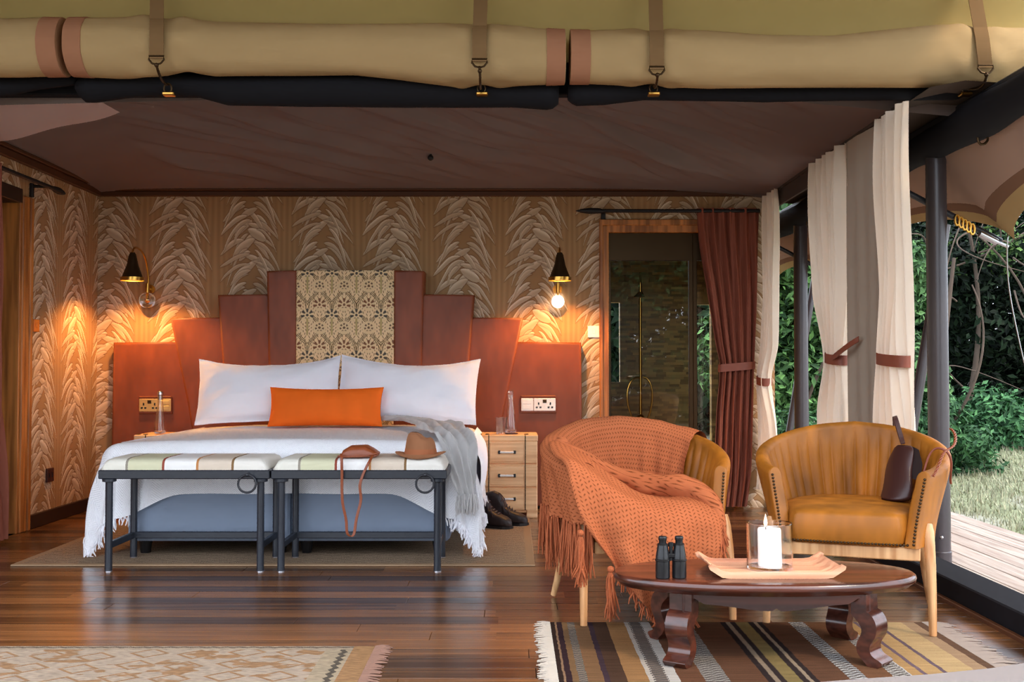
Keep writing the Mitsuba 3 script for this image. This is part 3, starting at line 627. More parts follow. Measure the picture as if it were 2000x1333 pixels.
plant('shrub', 'low green shrub at the foot of the creeper-clad tree', 'shrub', c, r, 7000, 0.045, 6, (0.02, 0.055, 0.025), (0.09, 0.22, 0.085))
c, r = blob(4.55, 11.6, 0.1, 0.5, 0.4, 0.35, 9, 16, 0.25, 0.45)
plant('shrub', 'low green shrub behind the foot of the nearer post', 'shrub', c, r, 7000, 0.045, 16, (0.02, 0.055, 0.025), (0.09, 0.22, 0.085))
# wood behind
for j, (x, y, w, h) in enumerate(((3.4, 18.0, 2.2, 3.4), (7.0, 20.0, 2.6, 4.6), (11.2, 19.0, 2.6, 5.6), (9.8, 16.5, 1.4, 4.6), (0.8, 17.0, 2.0, 3.0))):
    c, r = blob(x, y, h * 0.55 - 0.2, w * 0.8, 0.8, h * 0.62, 22, 30 + j, 0.9, 1.5)
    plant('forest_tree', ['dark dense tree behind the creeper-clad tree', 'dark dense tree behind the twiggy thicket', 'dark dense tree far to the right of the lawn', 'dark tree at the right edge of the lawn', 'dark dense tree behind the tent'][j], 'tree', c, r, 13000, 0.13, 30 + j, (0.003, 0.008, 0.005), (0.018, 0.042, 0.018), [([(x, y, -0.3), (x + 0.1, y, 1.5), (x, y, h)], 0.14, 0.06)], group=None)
# trees across the clearing in front of the tent (seen only as reflections in the door glass)
for j, (x, y, h) in enumerate(((2.2, -12.5, 4.8), (4.0, -11.5, 5.6), (5.8, -13.0, 5.4))):
    c, r = blob(x, y, h * 0.5, 1.1, 0.8, h * 0.46, 26, 60 + j, 0.7, 1.1)
    plant('clearing_tree', ['leftmost tree across the clearing, mirrored in the glass door', 'middle tree across the clearing, mirrored in the glass door', 'rightmost tree across the clearing, mirrored in the glass door'][j], 'tree', c, r, 16000, 0.12, 60 + j, DK, LT, [([(x, y, -0.3), (x + 0.1, y, 1.5), (x, y, h * 0.8)], 0.12, 0.05)], group='trees across the clearing')
# grass tufts on the lawn
def tufts(n, seed, x0, x1, y0, y1, h):
    r = np.random.default_rng(seed); x = r.uniform(x0, x1, n); y = r.uniform(y0, y1, n); z = ground_z(x, y)
    a = r.uniform(0, 2 * PI, n); l = r.normal(0, 0.5, n) * h; hh = h * r.uniform(0.5, 1.2, n); w = 0.006
    p = np.stack([x, y, z], 1); d = np.stack([np.cos(a), np.sin(a), 0 * a], 1); e = np.stack([-np.sin(a), np.cos(a), 0 * a], 1)
    v = np.stack([p - d * w, p + d * w, p + e * l[:, None] + np.array([0, 0, 1]) * hh[:, None]], 1).reshape(-1, 3)
    c = np.array([0.30, 0.31, 0.21]) * r.uniform(0.6, 1.3, n)[:, None] + np.array([0.06, 0.03, 0.02]) * r.random(n)[:, None]
    return TM(v, np.arange(3 * n).reshape(-1, 3)), np.repeat(c, 3, 0)
m, c = tufts(26000, 3, 3.1, 8.0, 6.5, 15.0, 0.07)
k = solo('grass', m, 'foliage', 'pale grass blades on the ground beyond the deck', 'grass', smooth=False, color=c, kind='stuff')

# ================================================================== RUGS
rug = thing('sisal_rug', 'large brown woven sisal rug with a plain border under the bed', 'rug')
part(rug, 'weave', box(-2.566, 0.118, 5.526, 7.3, 0.0, 0.009, 0.003), 'sisal_weave')
kr = thing('kilim_rug', 'striped brown and mustard kilim rug under the coffee table', 'rug')
part(kr, 'weave', box(0.150, 1.620, 2.3, 4.28, 0.0, 0.007, 0.002), 'kilim_weave')
def fringe(x0, dx, y0, y1, n, seed, r0=0.0035):
    r = np.random.default_rng(seed); ms = []
    for y in np.linspace(y0, y1, n):
        l = dx * r.uniform(0.75, 1.15); s = r.normal(0, 0.012)
        ms.append(tube([(x0, y, 0.005), (x0 + l * 0.5, y + s * 0.4, 0.007), (x0 + l, y + s, 0.004)], [r0, r0, r0 * 0.5], 4))
    return cat(ms)
part(kr, 'fringe', fringe(0.150, -0.06, 2.3, 4.28, 230, 1), 'cream_fringe', kind='stuff', smooth=False, label='cream knotted fringe')
part(kr, 'fringe', fringe(1.620, 0.10, 2.3, 4.28, 230, 2), 'grey_fringe', kind='stuff', smooth=False, label='greyish knotted fringe')
pr = thing('pale_rug', 'cream and tan patterned flat-weave rug in the lower left corner', 'rug')
part(pr, 'weave', box(-3.0, -0.493, 2.2, 3.91, 0.0, 0.007, 0.002), 'pale_rug_weave')
part(pr, 'fringe', fringe(-0.493, 0.06, 2.2, 3.91, 200, 3), 'brown_fringe', kind='stuff', smooth=False, label='brown and cream fringe')

mt = [(0.62, 2.35), (0.78, 3.37), (1.10, 3.452), (1.35, 3.505), (1.576, 3.575), (1.80, 3.672), (1.855, 3.62), (1.855, 2.35)]
fm = extrude(mt, 0.010); fm.apply_translation((0, 0, 0.009))
solo('floor_mat', fm, 'mat_cotton', 'pale cotton mat at the lower right corner in front of the striped kilim', 'mat', smooth=20)
# ================================================================== BED
BXC = -1.19
hb = thing('headboard', 'stepped fan-shaped rust velvet headboard with a patterned centre panel', 'headboard')
def hz(y): return EYE + (725 - y) * 7.72 / F_PX
def hx(x): return (x - 1000) * 7.72 / F_PX
def hpanel(poly, yf): return slab_xz(poly, yf, YB - 0.005, 0.022)
for s_ in (-1, 1):
    def q(dx): return -1.197 + s_ * dx
    specs = [((0.0, 1.700), (0.0, 1.213), hz(667), 7.80), ((0.0, 1.278), (0.0, 0.985), hz(619), 7.765), ((0.0, 0.925), (0.0, 0.80), hz(574), 7.73), ((0.0, 0.565), (0.0, 0.53), hz(528), 7.695)]
    for j, (o, b_, zt, yf) in enumerate(specs):
        top_o = o[1]; bot_o = (1.71, 1.02, 0.82, 0.53)[j]
        inn = (1.0, 0.72, 0.45, 0.345)[j]
        zb = 0.02
        poly = [(q(inn), zb), (q(bot_o), zb), (q(bot_o + (top_o - bot_o) * 0.50), zb + 0.55 * (zt - zb)), (q(top_o), zt - 0.006), (q(inn), zt)]
        if s_ > 0: pass
        part(hb, 'velvet_panel', hpanel(poly, yf), 'rust_velvet', smooth=50)
part(hb, 'fabric_panel', slab_xz([(-1.197 - 0.352, 0.02), (-1.197 + 0.352, 0.02), (-1.197 + 0.352, hz(528)), (-1.197 - 0.352, hz(528))], 7.69, YB - 0.005, 0.018), 'leaf_print_fabric', smooth=50, label='beige floral print centre panel')

bed = thing('bed', 'wide double bed with a blue-grey upholstered base on black feet', 'bed')
for x0, x1 in ((-2.065, BXC - 0.003), (BXC + 0.003, -0.335)):
    part(bed, 'base', box(x0, x1, 5.80, 7.68, 0.085, 0.36, 0.015), 'bed_base_fabric', label='blue-grey fabric divan half')
for x in (-2.0, BXC - 0.07, BXC + 0.07, -0.40):
    for y in (5.90, 7.5):
        part(bed, 'foot', lathe([(0.026, 0.009), (0.038, 0.085)], 18, (x, y, 0)), 'black_plastic', label='tapered black foot')
part(bed, 'mattress', box(-2.12, -0.30, 5.80, 7.68, 0.36, 0.595, 0.05), 'white_linen', label='white mattress')

# white woven coverlet: cloth over the mattress with falling corners
def coverlet(x0, x1, y0, y1, zt, ox0, ox1, oy, n=150, m=120, rr=0.085, back=1.55):
    xs = np.r_[np.linspace(x0 - ox0, x0, 44)[:-1], np.linspace(x0, x1, 70), np.linspace(x1, x1 + ox1, 44)[1:]]
    ys = np.r_[np.linspace(y0 - oy, y0, 44)[:-1], np.linspace(y0, y0 + back, 50)]
    X, Y = np.meshgrid(xs, ys, indexing='ij')
    dx = np.where(X < x0, x0 - X, np.where(X > x1, X - x1, 0)); sx = np.where(X < x0, -1.0, 1.0); dy = np.where(Y < y0, y0 - Y, 0)
    dy = dy * (1 + 0.35 * sstep(0.60, 1.0, np.abs((X - (x0 + x1) / 2) / ((x1 - x0) / 2))))
    rho = np.hypot(dx, dy); th = np.arctan2(dy, dx)
    arc = rr * PI / 2
    out = np.where(rho < arc, rr * np.sin(np.minimum(rho, arc) / rr), rr + 0.10 * (rho - arc))
    drop = np.where(rho < arc, rr * (1 - np.cos(np.minimum(rho, arc) / rr)), rr + 0.97 * (rho - arc))
    corner = np.sin(2 * th) * (dx > 0) * (dy > 0)
    out = out * (1 + (0.20 + 0.06 * (X < x0)) * corner) + 0.035 * np.sin(5.0 * th * 2 + 0.6) * corner * sstep(0.1, 0.5, rho)
    hang = sstep(0.08, 0.35, rho)
    out = out + hang * (0.016 * np.sin(X * 13 + 1.0) * (dy > dx) + 0.03 * np.sin(Y * 7.5 + 2) * (dx >= dy))
    px = np.clip(X, x0, x1) + sx * out * np.cos(th) * (dx > 0); py = np.clip(Y, y0, None) - out * np.sin(th) * (dy > 0)
    cx = (X - (x0 + x1) / 2) / ((x1 - x0) / 2)
    z = zt - drop + 0.012 * (meshkit.fbm(np.stack([X * 4, Y * 4, 0 * X], -1), 3, 2) - 0.5) * (1 - hang) - 0.02 * np.clip(np.abs(cx), 0, 1) ** 4
    return np.stack([px, py, np.maximum(z, 0.016)], -1), X, Y
cv = thing('coverlet', 'white herringbone-woven coverlet draped over the bed with fringed corners', 'coverlet')
P, UX, UY = coverlet(-2.125, -0.305, 5.88, 7.60, 0.628, 0.45, 0.44, 0.34)
part(cv, 'cloth', grid(P), 'coverlet_weave', smooth=True, uv=np.stack([UX.ravel(), UY.ravel()], 1))
def hem_fringe(pts, L, seed, dn=(0, 0, -1), r0=0.004, per=3, bunch=0.0):
    r = np.random.default_rng(seed); ms = []
    for p in pts:
        for _ in range(per):
            o = r.normal(0, 0.004, 3); l = L * r.uniform(0.7, 1.1); e = np.array([r.normal(0, .012), r.normal(0, .012), 0])
            q = p + o; end = q + np.array(dn) * l + e; end[2] = max(end[2], 0.012)
            md = (q + end) / 2 + r.normal(0, .004, 3); md[2] = max(md[2], 0.012)
            ms.append(tube([q, md, end], [r0, r0, r0 * 0.6], 4, cap=False))
    return cat(ms)
ed = np.concatenate([P[::2, 0], ])
e1 = np.concatenate([P[0, ::2], P[-1, ::2]])
part(cv, 'fringe', hem_fringe(np.concatenate([P[:48:1, 0], P[0, :70:1], P[-48::1, 0], P[-1, :70:1]]), 0.055, 5, per=2), 'white_fringe', smooth=False, kind='stuff', label='white twisted fringe')
# white duvet edge at the head of the bed
dv = []
xs = np.linspace(-2.16, -0.22, 60); vs = np.linspace(0, 1, 26)
for x in xs:
    rowp = []
    for v in vs:
        e = min(x + 2.16, -0.22 - x); y = 6.0 + 1.6 * v
        z = 0.617 + 0.012 * (v > 0.86) - 0.02 * (1 - sstep(0, 0.1, e))
        rowp.append((x, y, z))
    dv.append(rowp)
top = np.array(dv)
def side(sgn, x, low):
    q = []
    for v in vs:
        y = 5.98 + 1.62 * v; colp = []
        for w in np.linspace(0, 1, 16):
            b = 0.03 * math.sin(w * PI) + 0.015 * math.sin(y * 9 + w * 3) * w
            colp.append((x + sgn * (0.05 * math.sin(min(1, w * 3) * PI / 2) + b), y, 0.605 - low * w))
        q.append(colp)
    return grid(q)
dk_ = thing('duvet', 'plain white duvet showing beneath the coverlet along the right side of the bed', 'duvet')
part(dk_, 'cloth', side(-1, -2.165, 0.30), 'white_linen', smooth=True); part(dk_, 'cloth', side(1, -0.245, 0.36), 'white_linen', smooth=True)

def pillow(w, h, t, fl=0.0, sag=0.05, n=44, seed=1, wr=0.012, pinch=0.05):
    u = np.linspace(-1, 1, n); U, V = np.meshgrid(u, u, indexing='ij')
    iu, iv = 1 - fl / (w / 2), 1 - fl / (h / 2)
    a = np.clip(np.abs(U) / iu, 0, 1); b = np.clip(np.abs(V) / iv, 0, 1)
    th = t / 2 * ((1 - a ** 2.2) * (1 - b ** 2.4)) ** 0.5 + 0.004
    X = w / 2 * U * (1 - pinch * (1 - V ** 2) ** 1.0); Z = h / 2 * V * (1 - pinch * 1.4 * (1 - U ** 2)) - sag * h * (1 - U ** 2) * (V > 0) * V
    wrk = wr * (meshkit.fbm(np.stack([X * 9, Z * 9, 0 * X], -1), 3, seed) - 0.5)
    f = np.stack([X, -th + wrk, Z], -1); bk = np.stack([X, th + wrk, Z], -1)
    m = cat([grid(f), grid(bk)]); m.merge_vertices(digits_vertex=7); return m
def put_pillow(k, nm, m, mt, x, y, zb, lean, h, rz=0, label=None, ry=0):
    m = move(m, rx=lean, ry=ry, rz=rz); m.apply_translation((x, y, zb - m.bounds[0][2]))
    part(k, nm, m, mt, smooth=True, label=label)
for x, l, sd, rz, ry in ((-1.635, 'large white pillow with a flat border on the left side of the bed', 3, 4, -1.5), (-0.70, 'large white pillow with a flat border on the right side of the bed', 9, -3, 2.0)):
    k = thing('pillow', l, 'pillow', 'white pillows against the headboard')
    put_pillow(k, 'cover', pillow(0.955, 0.475, 0.23, 0.012, 0.11, seed=sd, wr=0.03, pinch=0.035), 'white_linen', x, 7.24, 0.640, -22, 0.4, rz, ry=ry)
k = thing('lumbar_cushion', 'oblong bright orange cushion leaning on the two white pillows', 'cushion')
put_pillow(k, 'cover', pillow(0.745, 0.265, 0.13, 0.0, 0.03, seed=5, wr=0.008, pinch=0.045), 'orange_cotton', -1.213, 7.02, 0.638, -16, 0.25)

# scarf over the bed corner
ctr = spline([(-0.93, 7.12, 0.655), (-0.72, 7.02, 0.675), (-0.52, 6.75, 0.665), (-0.42, 6.4, 0.655), (-0.345, 6.05, 0.645), (-0.305, 5.87, 0.615), (-0.275, 5.735, 0.50), (-0.255, 5.70, 0.40), (-0.245, 5.69, 0.345)], 70)
wd = np.interp(np.linspace(0, 1, 70), [0, 0.1, 0.4, 0.7, 0.85, 1], [0.08, 0.17, 0.27, 0.23, 0.14, 0.09])
tn = np.gradient(ctr, axis=0); tn /= np.linalg.norm(tn, axis=1, keepdims=True)
P = []
for i, (c_, w_) in enumerate(zip(ctr, wd)):
    ac = np.cross(tn[i], [0.0, 0.0, 1.0]); ac = np.array([ac[0], ac[1] * (1 if ctr[i][2] > 0.62 else 0.3), 0]); ac /= np.linalg.norm(ac)
    rowp = []
    for u in np.linspace(-1, 1, 40):
        f = 0.014 * math.sin(u * 11 + 2.2 * math.sin(i * 0.11)) + 0.05 * (meshkit.fbm(np.array([u * 3.0 + i * 0.05, i * 0.16, 1.0]), 3, 7) - 0.4)
        up = np.array([0, 0, 1.0]) if c_[2] > 0.62 else np.array([0.45, -0.85, 0.25])
        rowp.append(c_ + ac * u * w_ / 2 + up * (0.012 + max(f, -0.008)))
    P.append(rowp)
P = np.array(P)
sc = thing('scarf', 'crumpled pale grey scarf with a fringe over the right corner of the bed', 'scarf')
part(sc, 'cloth', grid(P), 'scarf_wool', smooth=True)
part(sc, 'fringe', hem_fringe(P[-1], 0.10, 8, per=2, r0=0.004), 'scarf_wool', smooth=False, kind='stuff')
part(sc, 'fringe', hem_fringe(P[0][::2], 0.06, 9, dn=(-0.9, 0, -0.05), per=2, r0=0.004), 'scarf_wool', smooth=False, kind='stuff')

# ================================================================== BENCHES
def bench(x0, x1, label):
    k = thing('luggage_bench', label, 'bench', 'pair of benches at the foot of the bed')
    yf, yb = 5.365, 5.775
    part(k, 'frame', box(x0 + 0.002, x1 - 0.002, yf, yb, 0.462, 0.506, 0.004), 'bench_metal')
    cu = []
    xs = np.linspace(x0 + 0.012, x1 - 0.012, 40); th = np.linspace(0, 1, 30)
    for x in xs:
        e = min(x - xs[0], xs[-1] - x); f = sstep(-0.004, 0.035, e) ** 0.5; rowp = []
        for t in th:
            a = PI * t; hy = (yb - yf) / 2 - 0.006
            y = (yf + yb) / 2 - hy * np.sign(math.cos(a)) * abs(math.cos(a)) ** 0.28; z = 0.506 + 0.058 * f * abs(math.sin(a)) ** 0.5
            rowp.append((x, y, z))
        cu.append(rowp)
    part(k, 'cushion', loft(np.array(cu)), 'bench_stripe', smooth=60, label='striped cream and olive seat pad')
    for x in (x0 + 0.05, x1 - 0.05):
        for y, zb in ((yf + 0.025, 0.0), (yb - 0.03, 0.009)):
            lg = part(k, 'leg', cyl((x, y, zb + 0.004), (x, y, 0.45), 0.018), 'bench_metal')
            part(lg, 'collar', lathe([(0.019, 0.445), (0.034, 0.448), (0.034, 0.462)], 20, (x, y, 0)), 'bench_metal')
            part(lg, 'glide', lathe([(0.0195, zb), (0.0195, zb + 0.005)], 18, (x, y, 0)), 'steel', label='pale foot glide')
        part(k, 'stretcher', box(x - 0.010, x + 0.010, yf + 0.03, yb - 0.03, 0.112, 0.146, 0.003), 'bench_metal')
    part(k, 'stretcher', box(x0 + 0.05, x1 - 0.05, yb - 0.045, yb - 0.025, 0.112, 0.146, 0.003), 'bench_metal')
    rx = x1 - 0.11
    r_ = part(k, 'ring', tube([(rx + 0.044 * math.cos(a), yf - 0.012, 0.440 + 0.044 * math.sin(a)) for a in np.linspace(0, 2 * PI, 40, endpoint=False)], 0.0055, 10, closed=True), 'black_metal', label='hanging black iron ring')
    part(r_, 'mount', cat([cyl((rx, yf + 0.002, 0.484), (rx, yf - 0.016, 0.484), 0.012), sph((rx, yf - 0.014, 0.484), 0.011)]), 'black_metal')
    return k
bench(-2.062, -1.205, 'left black metal bench with a striped pad at the foot of the bed')
bench(-1.202, -0.322, 'right black metal bench with a striped pad, carrying the hat and leather bag')

# leather pouch and strap on the right bench
bg = thing('leather_bag', 'small tan leather pouch bag lying on the right bench with its strap hanging down', 'bag')
out = [(-0.868, 0.0), (-0.85, 0.035), (-0.815, 0.055), (-0.74, 0.058), (-0.705, 0.04), (-0.675, 0.018), (-0.68, 0.004), (-0.76, 0.0), (-0.85, -0.004)]
rings = []
for t, s_ in ((0, 0.55), (0.06, 0.85), (0.16, 0.98), (0.5, 1.03), (0.84, 0.98), (0.94, 0.85), (1, 0.55)):
    rings.append([(-0.77 + (x + 0.77) * (0.8 + 0.2 * s_), 5.40 + 0.15 * t, 0.566 + z * s_) for x, z in out])
part(bg, 'pouch', loft(rings), 'tan_leather', smooth=60)
part(bg, 'flap', tube(spline([(-0.872, 5.396, 0.575), (-0.77, 5.388, 0.572), (-0.672, 5.40, 0.588)], 16), 0.004, 8), 'tan_leather', label='stitched flap edge')
def px5(x, y, Y=5.345): return ((x - 1000) * Y / F_PX, Y, EYE + (725 - y) * Y / F_PX)
st = spline([(-0.86, 5.42, 0.575), px5(668, 896), px5(669, 940), px5(671, 985), px5(678, 1020), px5(681, 1043), px5(690, 1046), px5(697, 1015), px5(706, 975), px5(704, 950), px5(712, 922), px5(722, 902), (-0.70, 5.41, 0.578)], 90)
part(bg, 'strap', ribbon(st, 0.014, [0.9, -0.4, 0], 0.004), 'tan_leather', smooth=50)
ht = thing('fedora_hat', 'tan felt fedora lying on the right bench', 'hat')
HX, HY, HZ = -0.468, 5.52, 0.566
rings = []
for r_, z_, sq in ((0.128, 0.006, 0), (0.130, 0.009, 0), (0.122, 0.010, 0), (0.100, 0.008, 0), (0.084, 0.010, 0), (0.080, 0.02, 0), (0.077, 0.05, 0), (0.071, 0.085, 0), (0.064, 0.108, 0.2), (0.052, 0.120, 0.6), (0.030, 0.118, 1.0), (0.006, 0.108, 1.0)):
    ring = []
    for a in np.linspace(0, 2 * PI, 56, endpoint=False):
        x = r_ * 1.0 * math.cos(a); y = r_ * 1.16 * math.sin(a)
        pin = 1 - 0.18 * sq * 0 ; z = z_ + (0.012 * math.cos(2 * a) if r_ > 0.099 else 0) - 0.022 * sstep(0.09, 0.12, z_) * math.exp(-((x - 0.02) / 0.03) ** 2) + (0.012 * x / 0.07 if False else 0) * sq - 0.03 * sstep(0.05, 0.12, z_) * max(0, x / 0.08) 
        ring.append((x, y, z))
    rings.append(ring)
cr = loft(rings, cap=False); 
part(ht, 'body', move(cr, HX, HY, HZ, rz=0), 'felt', smooth=60)
part(ht, 'ribbon', move(loft([[(r_ * math.cos(a), r_ * 1.16 * math.sin(a), z_) for a in np.linspace(0, 2 * PI, 48, endpoint=False)] for r_, z_ in ((0.0835, 0.012), (0.0835, 0.013), (0.0798, 0.036), (0.079, 0.037))], cap=False), HX, HY, HZ), 'felt_band', smooth=60, label='narrow hat band')

# ================================================================== NIGHTSTANDS AND WHAT IS ON THEM
def nightstand(xc, label):
    k = thing('nightstand', label, 'nightstand', 'pair of nightstands')
    x0, x1, y0, y1, zt = xc - 0.205, xc + 0.205, 7.32, 7.66, 0.565
    part(k, 'carcass', cat([box(x0, x1, y0 + 0.018, y1, 0.035, zt - 0.03, 0.004), box(x0 - 0.003, x1 + 0.003, y0, y1, zt - 0.045, zt, 0.006), box(x0, x0 + 0.06, y0 + 0.005, y0 + 0.06, 0.009, 0.05, 0.003), box(x1 - 0.075, x1, y0 + 0.005, y0 + 0.06, 0.001, 0.06, 0.003), box(x0, x0 + 0.06, y1 - 0.06, y1, 0.001, 0.05, 0.003), box(x1 - 0.06, x1, y1 - 0.06, y1, 0.001, 0.05, 0.003)]), 'campaign_wood')
    for i in range(3):
        a = 0.055 + i * 0.158
        d = part(k, 'drawer', cat([box(x0 + 0.003, x1 - 0.003, y0 + 0.004, y0 + 0.2, a, a + 0.153, 0.004), box(x0 + 0.085, x1 - 0.095, y0 - 0.002, y0 + 0.01, a + 0.012, a + 0.141, 0.003)]), 'campaign_wood')
        zc = a + 0.078; xa, xb_ = xc - 0.062, xc + 0.055
        part(d, 'handle', cyl((xa + 0.012, y0 - 0.022, zc), (xb_ - 0.012, y0 - 0.022, zc), 0.0075), 'pale_metal', label='pale metal bar handle')
        part(d, 'handle_mount', cat([box(q - 0.008, q + 0.008, y0 - 0.030, y0, zc - 0.011, zc + 0.011, 0.003) for q in (xa + 0.006, xb_ - 0.006)]), 'black_plastic', label='dark handle end')
    part(k, 'corner_strap', cat([box(x0 + 0.075, x0 + 0.081, y0 - 0.004, y0 + 0.004, 0.055, zt - 0.001, 0.001), box(x1 - 0.087, x1 - 0.081, y0 - 0.004, y0 + 0.004, 0.055, zt - 0.001, 0.001), box(x0 + 0.055, x0 + 0.08, y0 + 0.02, y0 + 0.05, zt - 0.002, zt + 0.006, 0.002), box(x1 - 0.09, x1 - 0.062, y0 + 0.02, y0 + 0.05, zt - 0.002, zt + 0.006, 0.002), box(x0 + 0.005, x0 + 0.03, y0 + 0.02, y0 + 0.05, zt - 0.002, zt + 0.006, 0.002)]), 'dark_bronze')
nightstand(-0.031, 'pale three-drawer campaign nightstand to the right of the bed')
nightstand(-2.363, 'pale three-drawer nightstand to the left of the bed, mostly hidden')
def carafe(x, y, z, label, h=0.29, lid=False):
    k = thing('carafe', label, 'carafe')
    pr_ = [(0.002, 0.004), (0.036, 0.004), (0.038, 0.02), (0.034, 0.08), (0.022, 0.17), (0.016, 0.22), (0.017, 0.255), (0.020, 0.262), (0.018, 0.262), (0.0145, 0.25), (0.0135, 0.22), (0.0195, 0.17), (0.031, 0.08), (0.034, 0.022), (0.002, 0.016)]
    part(k, 'glass', lathe([(r, zz * h / 0.262) for r, zz in pr_], 32, (x, y, z)), 'solid_glass', smooth=60)
    part(k, 'stopper', cat([lathe([(0.0125, h - 0.03), (0.013, h), (0.019, h + 0.004), (0.019, h + 0.024), (0.012, h + 0.030)], 20, (x, y, z))]), 'solid_glass' if not lid else 'steel', smooth=50)
    return k
cs = solo('coaster', lathe([(0.045, 0), (0.045, 0.006)], 28, (-0.003, 7.42, 0.5655)), 'dark_leather', 'dark round coaster under the glass carafe', 'coaster')
carafe(-0.010, 7.42, 0.572, 'tall clear glass carafe on the right nightstand', 0.265)
carafe(-2.425, 7.42, 0.566, 'clear glass carafe behind the left edge of the bed', 0.265, True)
for x, y, l in ((-0.085, 7.40, 'shorter clear tumbler beside the carafe, nearest the bed'), (-0.060, 7.45, 'clear tumbler half behind the other, touching the carafe')):
    k = thing('tumbler', l, 'glass', 'tumblers on the right nightstand')
    part(k, 'glass', lathe([(0.002, 0.0), (0.024, 0.0), (0.027, 0.115), (0.0255, 0.115), (0.0225, 0.012), (0.002, 0.012)], 28, (x, y, 0.566)), 'solid_glass', smooth=50)
def boot(label, x, y, rz):
    k = thing('ankle_boot', label, 'boot', 'pair of boots beside the bed')
    secs = [(-0.125, 0.010, 0.032, 0.0, 0.11), (-0.118, 0.010, 0.036, 0, 0.2), (-0.06, 0.008, 0.040, 0, 0.215), (-0.02, 0.008, 0.043, 0, 0.20), (0.02, 0.008, 0.045, 0, 0.12), (0.07, 0.008, 0.048, 0, 0.09), (0.12, 0.008, 0.046, 0, 0.075), (0.150, 0.009, 0.036, 0, 0.06), (0.165, 0.012, 0.016, 0, 0.04)]
    xs = np.linspace(-0.125, 0.165, 40); a = np.array(secs); rings = []
    for x_ in xs:
        zb = np.interp(x_, a[:, 0], a[:, 1]); hw = np.interp(x_, a[:, 0], a[:, 2]); zt = np.interp(x_, a[:, 0], a[:, 4])
        th = np.linspace(0, 2 * PI, 24, endpoint=False)
        yy = hw * np.sign(np.cos(th)) * np.abs(np.cos(th)) ** 0.7 * np.where(np.sin(th) > 0, 1 - 0.18 * (zt > 0.13), 1); zz = (zb + zt) / 2 + (zt - zb) / 2 * np.sign(np.sin(th)) * np.abs(np.sin(th)) ** 0.6
        rings.append(np.stack([np.full(24, x_), yy, zz], 1))
    W = lambda m: move(m, x, y, 0.009, rz=rz)
    part(k, 'upper', W(loft(rings)), 'boot_leather', smooth=60)
    so = [(-0.13, -0.034), (-0.06, -0.042), (0.05, -0.05), (0.13, -0.048), (0.17, -0.02), (0.172, 0.02), (0.13, 0.05), (0.05, 0.052), (-0.06, 0.044), (-0.13, 0.034)]
    part(k, 'sole', W(extrude(so, 0.016)), 'black_plastic', smooth=30)
    la = []
    for i in range(5):
        xx = 0.0 + 0.018 * i; z = np.interp(xx, a[:, 0], a[:, 4]) + 0.004
        la.append(tube(spline([(xx, -0.03, z - 0.016), (xx + 0.01, 0, z + 0.002), (xx, 0.03, z - 0.016)], 8), 0.003, 6))
    la.append(tube(spline([(-0.02, -0.02, 0.20), (0.02, -0.05, 0.18), (0.05, -0.055, 0.12), (0.06, -0.05, 0.07)], 12), 0.0028, 6))
    part(k, 'laces', W(cat(la)), 'dark_leather', smooth=40)
boot('dark leather ankle boot nearest the bed throw, on the sisal rug', -0.150, 6.86, -30)
boot('dark leather ankle boot nearest the nightstand, its toe pointing right', -0.060, 6.98, -18)

# ================================================================== SCONCES, SOCKETS, SWITCHES
def emitter(r, g, b): return {'type': 'area', 'radiance': rgb((r, g, b))}
LAMP = 190.0
def sconce(x, label, lit):
    k = thing('wall_sconce', label, 'sconce', 'brass wall lamps above the headboard')
    yw = YB; ys_ = 7.52
    part(k, 'wall_plate', cat([cyl((x, yw - 0.016, 1.60), (x, yw + 0.0, 1.60), 0.035), cyl((x, yw - 0.05, 1.60), (x, yw, 1.60), 0.010)]), 'brass', smooth=40)
    part(k, 'arm', cat([tube(spline([(x, yw - 0.05, 1.60), (x, yw - 0.06, 1.70), (x, yw - 0.14, 1.83), (x, ys_ + 0.05, 1.87), (x, ys_, 1.83)], 30), 0.007, 10), cyl((x, yw - 0.05, 1.60), (x, yw - 0.06, 1.56), 0.008)]), 'brass', smooth=60)
    sd_ = part(k, 'shade', lathe([(0.016, 1.83), (0.024, 1.815), (0.040, 1.74), (0.078, 1.640), (0.0765, 1.640), (0.039, 1.735), (0.02, 1.805)], 40, (x, ys_, 0)), 'dark_bronze', smooth=50, label='dark bronze cone shade')
    part(sd_, 'rim', lathe([(0.0785, 1.632), (0.081, 1.632), (0.081, 1.656), (0.0755, 1.656)], 40, (x, ys_, 0), cap=False), 'brass', label='polished brass rim')
    key = part(k, 'bulb', None, None, shape={'type': 'sphere', 'center': [x, ys_, 1.685], 'radius': 0.022, 'emitter': emitter(LAMP, LAMP * 0.47, LAMP * 0.14), 'bsdf': {'type': 'ref', 'id': 'white_plastic'}}, label='warm glowing bulb inside the shade')
    g = part(k, 'globe', sph((x, yw - 0.07, 1.515), 0.058, 3), 'pane_glass' if lit else 'solid_glass', smooth=True, label='clear glass globe')
    part(g, 'globe_stem', cat([cyl((x, yw - 0.07, 1.60), (x, yw - 0.07, 1.525), 0.006), cyl((x, yw - 0.07, 1.64), (x, yw - 0.07, 1.57), 0.013), sph((x, yw - 0.07, 1.515), 0.013)]), 'brass', smooth=40)
    if lit:
        part(g, 'filament', None, None, shape={'type': 'sphere', 'center': [x, yw - 0.07, 1.505], 'radius': 0.046, 'emitter': emitter(0.55, 0.47, 0.36), 'bsdf': {'type': 'ref', 'id': 'white_plastic'}})
sconce(-2.66, 'brass cone-shaded wall lamp with a glass globe above the left end of the headboard', False)
sconce(0.335, 'brass cone-shaded wall lamp with a glowing globe above the right end of the headboard', True)
